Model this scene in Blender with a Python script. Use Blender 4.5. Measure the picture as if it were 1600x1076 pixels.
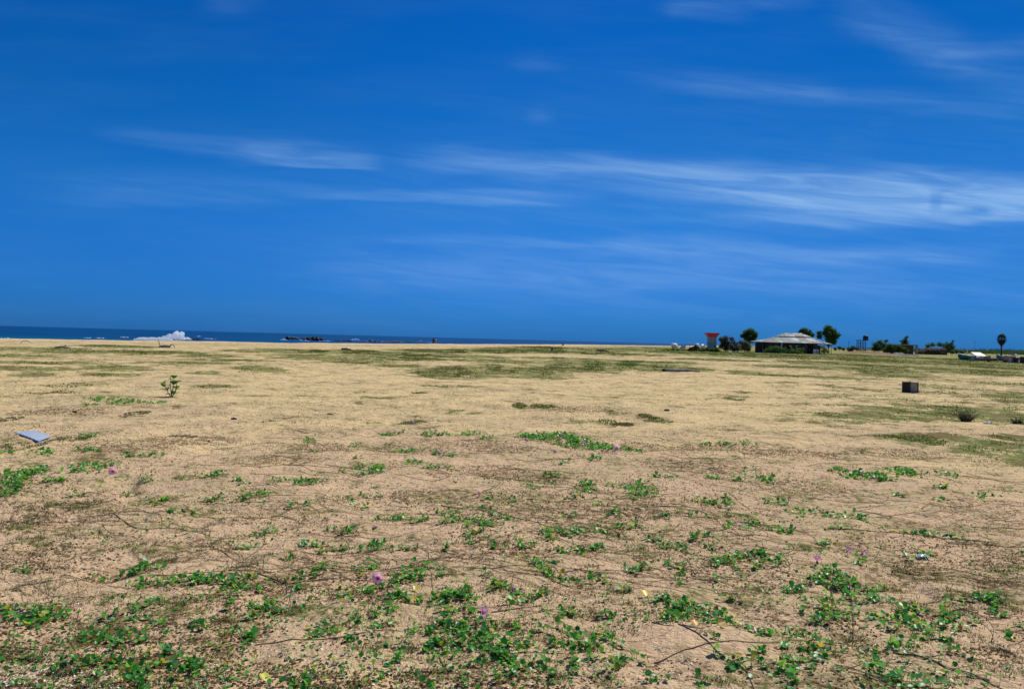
import bpy, math, random
import numpy as np
R = math.radians
random.seed(7)
rng = np.random.default_rng(11)
scene = bpy.context.scene
for o in list(bpy.data.objects):
    bpy.data.objects.remove(o)
col = scene.collection

# ------------------------------------------------------------------ camera
FOC = 1244.0                    # focal length in photo pixels (1600 wide)
EYE = 1.5
ROLL = R(1.52)
PITCH = math.atan(8.0 / FOC)
fw = np.array([0, math.cos(PITCH), -math.sin(PITCH)])
r0 = np.array([1.0, 0, 0]); u0 = np.cross(r0, fw)
rt = r0 * math.cos(ROLL) + u0 * math.sin(ROLL)
up = u0 * math.cos(ROLL) - r0 * math.sin(ROLL)
cam_d = bpy.data.cameras.new('camera'); cam = bpy.data.objects.new('camera', cam_d); col.objects.link(cam)
from mathutils import Matrix, Vector
m = Matrix(((rt[0], up[0], -fw[0], 0), (rt[1], up[1], -fw[1], 0), (rt[2], up[2], -fw[2], EYE), (0, 0, 0, 1)))
cam.matrix_world = m
cam_d.sensor_width = 36; cam_d.lens = 36 * FOC / 1600
cam_d.clip_start = 0.05; cam_d.clip_end = 60000
scene.camera = cam

def ray(px, py):
    d = fw + rt * ((px - 800) / FOC) + up * ((538 - py) / FOC)
    return d / d[1]
def G(px, py):                  # ground point seen at a photo position
    d = ray(px, py); t = -EYE / min(d[2], -1e-4)
    return d[0] * t, d[1] * t
def HY(px):                     # photo height of the horizon
    return 538 - 8 + (px - 800) * math.tan(ROLL)
def PX(px, dist):               # sideways position for a photo column at a distance
    return ray(px, HY(px))[0] * dist

# ------------------------------------------------------------------ light and sky
SUN_EL, SUN_AZ = R(53), R(46)   # azimuth clockwise from +Y (view direction) towards +X
scene.view_settings.view_transform = 'Standard'
scene.view_settings.look = 'None'
scene.view_settings.exposure = 0.0
scene.view_settings.gamma = 1.0
scene.view_settings.use_curve_mapping = False
sl = bpy.data.lights.new('sun', 'SUN'); sl.energy = 4.6; sl.angle = R(0.5); sl.color = (1.0, 0.95, 0.86)
so = bpy.data.objects.new('sun', sl); col.objects.link(so)
sd = Vector((math.sin(SUN_AZ) * math.cos(SUN_EL), math.cos(SUN_AZ) * math.cos(SUN_EL), math.sin(SUN_EL)))
so.rotation_euler = sd.to_track_quat('Z', 'Y').to_euler()

world = bpy.data.worlds.new('World'); scene.world = world; world.use_nodes = True
nt = world.node_tree; nt.nodes.clear()
def N(t, kind, **kw):
    n = t.nodes.new(kind)
    for k, v in kw.items(): setattr(n, k, v)
    return n
def mth(t, op, a, b=None, c=None, clamp=False):
    n = t.nodes.new('ShaderNodeMath'); n.operation = op; n.use_clamp = clamp
    for i, v in enumerate((a, b, c)):
        if v is None: continue
        if isinstance(v, (int, float)): n.inputs[i].default_value = v
        else: t.links.new(v, n.inputs[i])
    return n.outputs[0]
def sstep(t, v, lo, hi, o0=0.0, o1=1.0):
    n = t.nodes.new('ShaderNodeMapRange'); n.interpolation_type = 'SMOOTHSTEP'
    t.links.new(v, n.inputs['Value'])
    for k, x in (('From Min', lo), ('From Max', hi), ('To Min', o0), ('To Max', o1)):
        if isinstance(x, (int, float)): n.inputs[k].default_value = x
        else: t.links.new(x, n.inputs[k])
    return n.outputs[0]
def mixc(t, fac, a, b, mode='MIX'):
    n = t.nodes.new('ShaderNodeMix'); n.data_type = 'RGBA'; n.blend_type = mode
    for s, v in ((n.inputs[0], fac), (n.inputs[6], a), (n.inputs[7], b)):
        if isinstance(v, (int, float)): s.default_value = v
        elif isinstance(v, tuple): s.default_value = (v[0], v[1], v[2], 1)
        else: t.links.new(v, s)
    return n.outputs[2]

sky = N(nt, 'ShaderNodeTexSky'); sky.sky_type = 'NISHITA'; sky.sun_disc = False
sky.sun_elevation = SUN_EL; sky.sun_rotation = SUN_AZ
sky.air_density = 1.0; sky.dust_density = 0.3; sky.ozone_density = 3.0
tc = N(nt, 'ShaderNodeTexCoord'); sep = N(nt, 'ShaderNodeSeparateXYZ'); nt.links.new(tc.outputs['Generated'], sep.inputs[0])
dy = mth(nt, 'MAXIMUM', sep.outputs[1], 0.06)
U = mth(nt, 'DIVIDE', sep.outputs[0], dy); V = mth(nt, 'DIVIDE', sep.outputs[2], dy)
cmb = N(nt, 'ShaderNodeCombineXYZ')
nt.links.new(mth(nt, 'MULTIPLY', U, 2.2), cmb.inputs[0]); nt.links.new(mth(nt, 'MULTIPLY', V, 14.0), cmb.inputs[1])
nz = N(nt, 'ShaderNodeTexNoise'); nz.inputs['Scale'].default_value = 1.6; nz.inputs['Detail'].default_value = 3.0
nt.links.new(cmb.outputs[0], nz.inputs['Vector'])
cmb2 = N(nt, 'ShaderNodeCombineXYZ')
nt.links.new(mth(nt, 'ADD', mth(nt, 'MULTIPLY', U, 7.0), mth(nt, 'MULTIPLY', V, 9.0)), cmb2.inputs[0])
nt.links.new(mth(nt, 'SUBTRACT', mth(nt, 'MULTIPLY', V, 55.0), mth(nt, 'MULTIPLY', U, -2.5)), cmb2.inputs[1])
nz2 = N(nt, 'ShaderNodeTexNoise'); nz2.inputs['Scale'].default_value = 1.0; nz2.inputs['Detail'].default_value = 6.0
nz2.inputs['Distortion'].default_value = 0.9
nt.links.new(cmb2.outputs[0], nz2.inputs['Vector'])
Vw = mth(nt, 'ADD', V, mth(nt, 'MULTIPLY', mth(nt, 'SUBTRACT', nz.outputs[0], 0.5), 0.035))
cmb3 = N(nt, 'ShaderNodeCombineXYZ')
nt.links.new(mth(nt, 'ADD', mth(nt, 'MULTIPLY', U, 9.0), mth(nt, 'MULTIPLY', V, 22.0)), cmb3.inputs[0])
nt.links.new(mth(nt, 'ADD', mth(nt, 'MULTIPLY', V, 170.0), mth(nt, 'MULTIPLY', U, 14.0)), cmb3.inputs[1])
nz3 = N(nt, 'ShaderNodeTexNoise'); nz3.inputs['Scale'].default_value = 1.0; nz3.inputs['Detail'].default_value = 7.0; nz3.inputs['Roughness'].default_value = .62; nz3.inputs['Distortion'].default_value = .5
nt.links.new(cmb3.outputs[0], nz3.inputs['Vector'])
tex = mth(nt, 'MULTIPLY', sstep(nt, nz2.outputs[0], 0.28, 0.72, 0.45, 1.1), sstep(nt, nz3.outputs[0], 0.3, 0.68, 0.80, 1.08))
total = None
# cirrus streaks: x0,top0,bottom0, x1,top1,bottom1, soft top, soft bottom, fade left, fade right, strength
STREAKS = [
 (620,238,284, 1700,288,352, 32, 14, 640, 10, .42), (960,262,342, 1700,290,358, 30, 7, 420, 10, .46), (250,190,300, 1200,250,330, 50, 40, 500, 400, .07), (500,120,200, 1700,150,250, 60, 60, 600, 10, .05),
 (600,232,258, 1250,262,288, 12, 9, 120, 200, .30),
 (330,212,262, 612,246,271, 24, 4, 150, 60, .36), (120,198,216, 480,222,262, 14, 9, 120, 90, .15),
 (380,292,304, 960,306,322, 6, 5, 260, 180, .36), (0,262,316, 520,286,322, 20, 9, 200, 120, .10),
 (480,368,380, 1100,376,392, 7, 6, 120, 200, .13), (760,366,400, 1620,392,420, 14, 9, 260, 200, .26),
 (380,392,446, 1500,425,462, 20, 14, 300, 300, .17), (200,300,460, 1700,330,520, 70, 60, 700, 10, .11),
 (940,98,128, 1340,142,174, 16, 12, 160, 90, .17), (1230,140,158, 1620,164,190, 14, 12, 60, 60, .12),
 (1270,-40,20, 1560,80,132, 30, 24, 90, 90, .18), (1370,50,96, 1640,118,176, 30, 24, 90, 10, .13),
 (1430,86,104, 1640,50,80, 14, 14, 60, 10, .16), (1010,4,20, 1300,-10,10, 14, 12, 60, 60, .18),
 (1030,8,30, 1200,20,34, 12, 10, 30, 60, .10), (780,86,104, 900,92,108, 14, 9, 60, 60, .15),
 (810,168,188, 880,170,188, 16, 14, 34, 34, .10), (290,-20,20, 430,-10,24, 24, 18, 70, 70, .08),
 (1270,214,232, 1410,206,226, 20, 18, 60, 60, .06),
 (1448,302,330, 1478,302,328, 10, 10, 12, 12, -.40), (1500,319,333, 1566,325,338, 9, 8, 36, 36, -.62), (840,244,350, 1700,282,357, 44, 18, 480, 10, .15), (420,380,470, 1600,400,490, 30, 30, 500, 200, .06)]
for (x0, t0, b0, x1, t1, b1, st_, sb_, fl, fr, amp) in STREAKS:
    def uv(x, y): d = ray(x, y); return d[0], d[2]
    ut0, vt0 = uv(x0, t0); _, vb0 = uv(x0, b0); ut1, vt1 = uv(x1, t1); _, vb1 = uv(x1, b1)
    kT = (vt1 - vt0) / (ut1 - ut0); kB = (vb1 - vb0) / (ut1 - ut0)
    vv = Vw if amp > 0 else V
    a = mth(nt, 'SUBTRACT', vv, mth(nt, 'MULTIPLY_ADD', U, kT, vt0 - kT * ut0))
    b = mth(nt, 'SUBTRACT', vv, mth(nt, 'MULTIPLY_ADD', U, kB, vb0 - kB * ut0))
    mt = sstep(nt, a, -st_ / FOC, st_ / FOC, 1.0, 0.0)
    mb = sstep(nt, b, -sb_ / FOC, sb_ / FOC, 0.0, 1.0)
    ml = sstep(nt, U, ut0, ut0 + fl / FOC); mr = sstep(nt, U, ut1 - fr / FOC, ut1, 1.0, 0.0)
    s = mth(nt, 'MULTIPLY', mth(nt, 'MULTIPLY', mt, mb), mth(nt, 'MULTIPLY', mth(nt, 'MULTIPLY', ml, mr), amp))
    total = s if total is None else mth(nt, 'ADD', total, s)
veil = mth(nt, 'MULTIPLY', sstep(nt, nz.outputs[0], .35, .7), .028)
cl = mth(nt, 'MULTIPLY', mth(nt, 'ADD', total, veil), tex, clamp=True)
ahead = sstep(nt, sep.outputs[1], 0.05, 0.2)
cl = mth(nt, 'MULTIPLY', cl, ahead)
# colour of the clear sky by height
ramp = N(nt, 'ShaderNodeValToRGB'); nt.links.new(mth(nt, 'ABSOLUTE', sep.outputs[2]), ramp.inputs[0])
SKYR = [(0.0, (.038, .255, .95)), (.09, (.044, .32, .88)), (.16, (.044, .385, .87)), (.25, (.022, .38, .83)), (.40, (.010, .36, .85)), (.75, (.62, .78, .93)), (1.0, (.8, .9, 1.0))]
cr = ramp.color_ramp
cr.elements[0].position = 0; cr.elements[0].color = (*SKYR[0][1], 1)
cr.elements[1].position = 1; cr.elements[1].color = (*SKYR[-1][1], 1)
for p, c_ in SKYR[1:-1]:
    e = cr.elements.new(p); e.color = (*c_, 1)
clear = mixc(nt, 1.0, sky.outputs[0], ramp.outputs[0], 'MULTIPLY')
clear = mixc(nt, 1.0, clear, mixc(nt, sstep(nt, U, -.15, .62), (1.0, 1.0, 1.04), (.75, .83, .86)), 'MULTIPLY')
skyc = mixc(nt, mth(nt, 'MULTIPLY', cl, .85), clear, (2.7, 4.9, 8.4))
bg = N(nt, 'ShaderNodeBackground'); bg.inputs['Strength'].default_value = 0.1
nt.links.new(skyc, bg.inputs[0])
wo = N(nt, 'ShaderNodeOutputWorld'); nt.links.new(bg.outputs[0], wo.inputs[0])

# ------------------------------------------------------------------ helpers
def tag(o, label=None, cat=None, group=None, kind=None):
    if label: o['label'] = label
    if cat: o['category'] = cat
    if group: o['group'] = group
    if kind: o['kind'] = kind
    return o
def empty(name, loc, rz=0.0):
    o = bpy.data.objects.new(name, None); col.objects.link(o); o.location = loc; o.rotation_euler = (0, 0, rz)
    o.empty_display_size = 0.2
    return o
def mesh_np(name, v, f, mat, parent=None, colr=None, smooth=False, attrs=None):
    """v (n,3), f list of arrays each (m,k)"""
    me = bpy.data.meshes.new(name)
    v = np.asarray(v, dtype=np.float32)
    me.vertices.add(len(v)); me.vertices.foreach_set('co', v.ravel())
    if not isinstance(f, list): f = [f]
    f = [np.asarray(a, dtype=np.int32) for a in f if len(a)]
    loops = np.concatenate([a.ravel() for a in f])
    tot = np.concatenate([np.full(len(a), a.shape[1], dtype=np.int32) for a in f])
    start = np.concatenate([[0], np.cumsum(tot)[:-1]]).astype(np.int32)
    me.loops.add(len(loops)); me.loops.foreach_set('vertex_index', loops)
    me.polygons.add(len(tot)); me.polygons.foreach_set('loop_start', start)
    me.update(calc_edges=True)
    if smooth: me.polygons.foreach_set('use_smooth', np.ones(len(tot), dtype=bool))
    if colr is not None:
        a = me.color_attributes.new('col', 'FLOAT_COLOR', 'POINT')
        c4 = np.ones((len(v), 4), dtype=np.float32); c4[:, :3] = colr; a.data.foreach_set('color', c4.ravel())
    for k, x in (attrs or {}).items():
        a = me.attributes.new(k, 'FLOAT', 'POINT'); a.data.foreach_set('value', np.asarray(x, dtype=np.float32).ravel())
    me.materials.append(mat)
    o = bpy.data.objects.new(name, me); col.objects.link(o)
    if parent is not None: o.parent = parent
    return o
class MB:
    def __init__(s): s.v = []; s.f = []
    def add(s, vs, fs):
        b = len(s.v); s.v += [tuple(map(float, p)) for p in vs]; s.f += [tuple(i + b for i in q) for q in fs]
    def box(s, x0, x1, y0, y1, z0, z1, tx=0.0, ty=0.0):
        s.add([(x0, y0, z0), (x1, y0, z0), (x1, y1, z0), (x0, y1, z0),
               (x0 + tx, y0 + ty, z1), (x1 - tx, y0 + ty, z1), (x1 - tx, y1 - ty, z1), (x0 + tx, y1 - ty, z1)],
              [(0, 3, 2, 1), (4, 5, 6, 7), (0, 1, 5, 4), (1, 2, 6, 5), (2, 3, 7, 6), (3, 0, 4, 7)])
    def tube(s, pts, rads, n=6, cap=True):
        pts = [Vector(p) for p in pts]
        if isinstance(rads, (int, float)): rads = [rads] * len(pts)
        b = len(s.v); up_ = Vector((0.12, 0.05, 1)).normalized()
        for i, p in enumerate(pts):
            t = (pts[min(i + 1, len(pts) - 1)] - pts[max(i - 1, 0)])
            if t.length < 1e-9: t = Vector((0, 0, 1))
            t.normalize()
            a = t.cross(up_ if abs(t.dot(up_)) < .95 else Vector((1, 0, 0))).normalized(); c = t.cross(a)
            for k in range(n):
                an = 2 * math.pi * k / n
                q = p + (a * math.cos(an) + c * math.sin(an)) * rads[i]; s.v.append(tuple(q))
        for i in range(len(pts) - 1):
            for k in range(n):
                k2 = (k + 1) % n
                s.f.append((b + i * n + k, b + i * n + k2, b + (i + 1) * n + k2, b + (i + 1) * n + k))
        if cap:
            s.f.append(tuple(b + k for k in range(n))[::-1]); e = b + (len(pts) - 1) * n
            s.f.append(tuple(e + k for k in range(n)))
    def lathe(s, prof, cx=0, cy=0, n=12, lob=None):
        b = len(s.v)
        for (r_, z) in prof:
            for k in range(n):
                a = 2 * math.pi * k / n; rr = r_ * (lob(a, r_) if lob else 1)
                s.v.append((cx + rr * math.cos(a), cy + rr * math.sin(a), z))
        for i in range(len(prof) - 1):
            for k in range(n):
                k2 = (k + 1) % n
                s.f.append((b + i * n + k, b + i * n + k2, b + (i + 1) * n + k2, b + (i + 1) * n + k))
        s.f.append(tuple(b + k for k in range(n))[::-1]); e = b + (len(prof) - 1) * n; s.f.append(tuple(e + k for k in range(n)))
    def build(s, name, mat, parent=None, smooth=False):
        me = bpy.data.meshes.new(name); me.from_pydata(s.v, [], s.f); me.materials.append(mat)
        if smooth:
            for p in me.polygons: p.use_smooth = True
        o = bpy.data.objects.new(name, me); col.objects.link(o)
        if parent is not None: o.parent = parent
        return o
def rock_mb(sx, sy, sz, seed, n=14, m_=9, rough=.35):
    rr = np.random.default_rng(seed); b = MB(); ph = rr.uniform(0, 6.28, 12); am = rr.uniform(.3, 1, 12)
    vs = []
    for i in range(m_ + 1):
        th = math.pi * i / m_
        for k in range(n):
            a = 2 * math.pi * k / n
            q = 1 + rough * (am[0] * math.sin(2 * a + ph[0]) * math.sin(th) + am[1] * .7 * math.sin(3 * a + 2 * th + ph[1]) + am[2] * .5 * math.sin(5 * a - 3 * th + ph[2]) + rr.normal(0, .22)) * (1 if 0 < i < m_ else .2)
            vs.append((sx * q * math.sin(th) * math.cos(a), sy * q * math.sin(th) * math.sin(a), sz * (q * math.cos(th) * .8 + .35)))
    fs = [(i * n + k, i * n + (k + 1) % n, (i + 1) * n + (k + 1) % n, (i + 1) * n + k) for i in range(m_) for k in range(n)]
    b.add(vs, fs); return b

# numpy value noise
def _h(ix, iy, s):
    n = (ix.astype(np.int64) * 374761393 + iy.astype(np.int64) * 668265263 + s * 974711) & 0xffffffff
    n = ((n ^ (n >> 13)) * 1274126177) & 0xffffffff
    return ((n ^ (n >> 16)) & 0xffff) / 65535.0
def vn(x, y, s=0):
    x = np.asarray(x, float); y = np.asarray(y, float)
    ix = np.floor(x); iy = np.floor(y); fx = x - ix; fy = y - iy
    fx = fx * fx * (3 - 2 * fx); fy = fy * fy * (3 - 2 * fy)
    a = _h(ix, iy, s); b = _h(ix + 1, iy, s); c = _h(ix, iy + 1, s); d = _h(ix + 1, iy + 1, s)
    return (a + (b - a) * fx) * (1 - fy) + (c + (d - c) * fx) * fy
def fbm(x, y, s=0, o=4):
    t = 0; a = .5; n = 0
    for i in range(o):
        t = t + a * vn(x * 2 ** i, y * 2 ** i, s + i * 7); n += a; a *= .5
    return t / n

CY = np.array([-3000, -60, 70, 93, 104, 128, 194, 340, 530, 1200, 12000, 40000.])
CX = np.array([-3600, -140, -75, -60, -54, -36, -12.5, 27, 106, 300, 3300, 11500.])
def coast(x, y):                # metres inland of the top of the beach
    cx = np.interp(y, CY, CX); sl_ = (np.interp(y + 1, CY, CX) - np.interp(y - 1, CY, CX)) / 2
    return (x - cx) / np.sqrt(1 + sl_ ** 2) + (vn(y / 9., x * 0, 5) - .5) * 1.6
def hgt(x, y):
    x = np.asarray(x, float); y = np.asarray(y, float)
    r = np.hypot(x, y)
    h = (fbm(x / 5, y / 5, 1, 3) - .5) * .16 + (fbm(x / .9 + 9, y / .9, 2, 3) - .5) * .055
    near = np.clip(1 - (r - 30) / 60, 0, 1)
    d = fbm(x / .23, y / .23, 3, 3) - .5
    h = h + near * d * .052
    q = vn(x / .42 + 50, y / .42, 4)                                     # old footprints and scuffs
    h = h - near * .05 * np.clip((q - .66) / .2, 0, 1) * np.clip(vn(x / 3., y / 3., 9) * 1.6 - .3, 0, 1)
    h = h * np.clip((r - .3) / 2, 0, 1)
    s = coast(x, y)
    drop = np.clip(-s, 0, 60) * .1
    drop = drop * np.clip(-s / 3, 0, 1) ** .5
    return h - drop + np.clip(np.minimum(s, 8) / 8, 0, 1) * 0
def H1(x, y): return float(hgt(np.array([x]), np.array([y]))[0])

# ------------------------------------------------------------------ where things grow (photo column, row, half width, half height)
def P(s): return [tuple(float(q) for q in a.split(',')) for a in s.split()]
VINE = P('''850,683,26,5 890,689,32,6 930,697,26,6 700,925,16,12 720,990,26,12 745,1000,20,12 690,970,20,12 730,945,14,10 765,1030,20,12 810,1040,12,12 700,1000,16,10
640,905,20,8 600,935,14,8 660,880,24,5 430,935,10,12 395,905,14,8 330,895,22,7 210,880,20,6 60,940,20,8 30,960,18,8 120,1040,16,6 190,1030,18,8 230,1048,18,8 300,1030,14,8 1040,930,16,8
1075,938,20,8 1100,965,16,8 1130,950,12,8 880,1002,16,8 895,985,14,8 930,1000,12,8 960,1035,18,7 1150,1040,18,8 1200,1035,12,7 1060,885,12,4 1150,868,20,5 1120,868,16,4 1200,868,16,5 990,890,12,4
1310,905,18,6 1285,890,14,5 1340,910,16,6 1270,940,14,6 1380,960,20,8 1430,950,16,8 1450,965,16,8 1490,960,14,6 1545,930,14,6 1580,985,10,6 1420,1010,12,6 1300,965,22,6 1260,1030,16,7 1390,1060,18,8
590,845,18,5 520,850,14,4 640,852,14,4 700,860,16,4 780,850,14,4 860,838,18,4 950,830,16,4 760,800,16,5 720,808,16,5 560,790,12,4 460,790,14,4 450,870,12,5 380,890,14,5 990,775,16,4 1070,800,16,4 1150,820,16,4 9,762,25,10 88,754,11,6 128,770,10,5 209,767,9,4 245,781,14,6 336,780,20,6 392,773,12,10 275,796,18,4 53,875,14,5 372,848,14,5
153,878,20,4 228,875,18,7 240,896,24,7 287,900,25,8 350,900,35,9 372,900,12,8 17,935,12,7 56,953,34,10 95,937,25,9 218,940,18,8 230,953,12,8
262,962,10,6 297,968,14,7 168,957,14,4 155,984,20,8 170,996,18,7 195,998,10,5 237,994,9,5 383,985,8,4 353,981,5,3 125,1028,18,8 140,1020,10,8
172,1028,9,6 156,1045,8,5 206,1043,7,6 215,1026,10,5 244,1030,16,10 268,1043,14,7 275,1015,16,8 310,1042,18,8 240,1056,14,9 256,1067,10,5
197,1062,9,4 362,924,8,6 366,938,8,6 394,937,6,5 490,754,22,6 405,773,8,9 575,776,12,5 588,762,6,3 612,807,22,7 647,810,17,6 700,799,15,7
690,815,14,5 747,815,32,9 744,834,18,12 787,807,12,4 772,774,12,6 790,780,10,4 406,826,12,6 553,827,14,6 528,823,14,3 533,849,10,5 481,846,20,6
500,859,8,5 587,852,24,7 569,877,11,15 467,888,8,7 494,885,14,12 631,895,25,8 659,898,12,6 681,896,12,4 456,907,8,7 420,918,12,22 414,940,8,10
562,915,20,7 600,913,12,8 619,924,16,8 653,934,20,7 612,945,13,9 712,924,25,16 728,915,10,9 700,943,10,14 759,896,8,6 775,912,16,10 794,918,12,8
414,977,12,9 490,984,22,8 520,973,12,5 550,970,7,7 580,957,6,5 580,976,6,3 605,970,4,4 659,974,10,6 672,990,14,14 700,977,22,10 712,965,20,9
687,1005,16,10 716,996,16,10 740,968,16,9 747,990,12,8 759,1012,22,11 790,1021,14,12 775,980,15,7 608,1032,13,8 542,1002,7,5 456,1062,18,9
475,1063,8,5 661,1065,11,5 743,1070,12,6 784,1066,14,8 919,760,18,9 897,771,12,6 837,762,15,4 853,746,10,4 1000,759,25,8 1000,770,22,5
942,784,10,5 959,796,10,7 887,804,9,4 1125,782,24,7 1112,782,20,5 1126,773,7,3 1040,804,16,3 1115,806,6,3 1187,813,14,7 984,820,20,6 850,824,10,7
891,826,32,9 922,826,6,5 919,851,22,8 894,860,14,6 817,854,14,7 1084,834,18,6 1115,845,10,4 1056,849,16,9 1025,840,8,9 1169,860,30,8 1137,876,25,6
1109,877,12,4 1187,876,14,4 844,874,25,8 862,893,22,8 900,893,17,5 933,895,9,14 1003,884,16,6 1069,880,14,5 1069,902,6,9 1109,904,7,6 851,918,15,8
819,928,12,11 981,915,8,8 1056,940,14,8 1066,955,22,10 1087,949,22,11 1019,960,28,7 1116,955,16,9 1150,970,12,6 1106,990,10,7 1144,927,12,5
1183,980,12,7 1190,982,6,5 934,955,18,6 894,952,16,7 934,980,16,10 906,996,22,10 919,1007,8,6 859,998,10,8 814,982,8,6 834,988,9,5 809,1005,14,12
834,1027,16,10 850,1041,8,7 809,1059,10,14 975,1002,20,4 969,1026,15,9 1006,1027,14,7 909,1026,18,6 931,1032,9,5 1026,1052,9,7 1047,1049,14,5
1081,1048,10,6 1087,1066,8,9 1159,1030,24,12 1181,1024,12,11 903,1043,12,5 1219,777,18,6 1265,795,40,6 1231,821,32,6 1344,746,20,4 1369,749,16,4
1415,746,18,5 1462,766,12,3 1540,776,10,4 1409,773,8,4 1472,782,6,4 1350,802,20,5 1334,799,8,5 1322,818,12,5 1300,841,18,5 1431,829,22,6
1456,835,14,4 1484,840,14,4 1209,871,11,9 1353,874,9,6 1434,858,8,3 1459,863,6,4 1419,865,6,4 1306,893,24,10 1272,896,14,8 1260,915,22,6
1287,926,12,8 1234,915,14,4 1359,904,18,9 1328,924,12,7 1372,930,18,8 1409,940,8,5 1297,957,26,8 1319,949,8,7 1337,955,8,8 1412,958,22,8
1403,977,12,8 1447,971,22,10 1466,959,12,8 1475,974,12,8 1497,979,10,5 1528,938,25,6 1553,940,12,10 1487,943,16,5 1594,973,8,7 1559,955,8,6
1269,987,10,6 1230,987,10,6 1247,1012,8,6 1284,1017,22,11 1405,999,14,6 1456,996,20,8 1475,1009,10,8 1219,1012,12,5 1228,1048,20,9 1259,1049,10,5
1366,1042,12,9 1384,1051,14,7 1419,1067,26,8 1447,1070,10,5 612,676,14,5 665,676,12,4 695,676,20,3 735,676,16,5 760,682,14,4 483,691,16,3
550,691,8,3 632,702,16,4 645,701,8,3 680,706,9,4 695,710,10,3 494,705,6,3 562,717,6,3 650,724,16,4 685,729,18,4 560,729,14,3 535,731,6,3
592,730,20,5 590,735,16,4 560,740,10,4 487,751,28,5 450,754,20,3 702,754,8,3 860,680,50,6 887,680,22,6 912,685,20,6 937,695,20,6 962,700,14,5
985,704,20,4 820,680,16,4 925,716,9,8 875,725,10,3 860,740,10,6 920,755,12,6 995,754,20,4 960,755,16,3 1105,746,14,4 1040,745,20,2 1022,745,8,2
1190,747,22,7 1150,751,10,4 1172,737,8,3 1172,696,10,3 1102,694,8,3 1130,695,16,4 1341,742,22,5 1409,740,28,6 1375,750,16,6 1319,737,16,2
1469,746,18,3 160,620,22,4 190,624,18,4 215,624,18,3 142,629,10,3 247,625,14,3 137,707,25,3 142,682,18,3 235,716,14,4 207,714,10,3 70,710,12,6
5,712,8,5 137,730,26,10 37,735,30,8 25,742,20,8 88,752,12,6 10,755,20,8 222,749,10,5 285,746,10,2 332,745,25,5 375,755,25,3''')
TUFT = P('''31,806,25,12 131,784,22,7 137,823,28,7 225,843,25,8 75,846,20,10 40,834,22,6 331,810,16,6 300,823,18,5 22,871,18,7 156,924,28,8
275,924,22,12 312,927,40,12 23,1015,14,10 347,1015,18,8 328,1055,35,12 197,974,30,8 231,877,18,8 378,879,15,5 265,865,15,4 106,1072,20,5 130,990,25,15
187,1015,20,8 525,780,28,6 690,843,26,8 453,946,18,8 572,1008,22,5 631,1008,20,4 562,1057,13,9 509,1068,18,6 506,1050,22,5 481,940,22,8 794,971,8,8
412,865,14,8 975,976,20,14 962,915,16,9 1006,796,35,10 1525,849,18,7 1547,921,15,8 1544,999,12,12 1575,1018,12,8 1560,1046,18,10 8,655,10,4
212,642,12,4 287,682,16,4 375,810,16,5 60,785,22,7 340,845,20,6 640,1045,16,5 880,1050,18,6 1120,1058,18,6 1330,985,14,6 1490,1060,26,8
1500,925,22,6 1395,905,14,6 1250,850,16,5 1150,800,18,5 1580,940,14,7 60,900,26,9 350,960,24,8 90,1045,20,5 30,700,24,8 110,690,16,5 20,740,30,12
1440,880,20,5 1560,880,24,6 1515,955,10,5 780,845,18,5 1190,915,14,6''')
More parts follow.
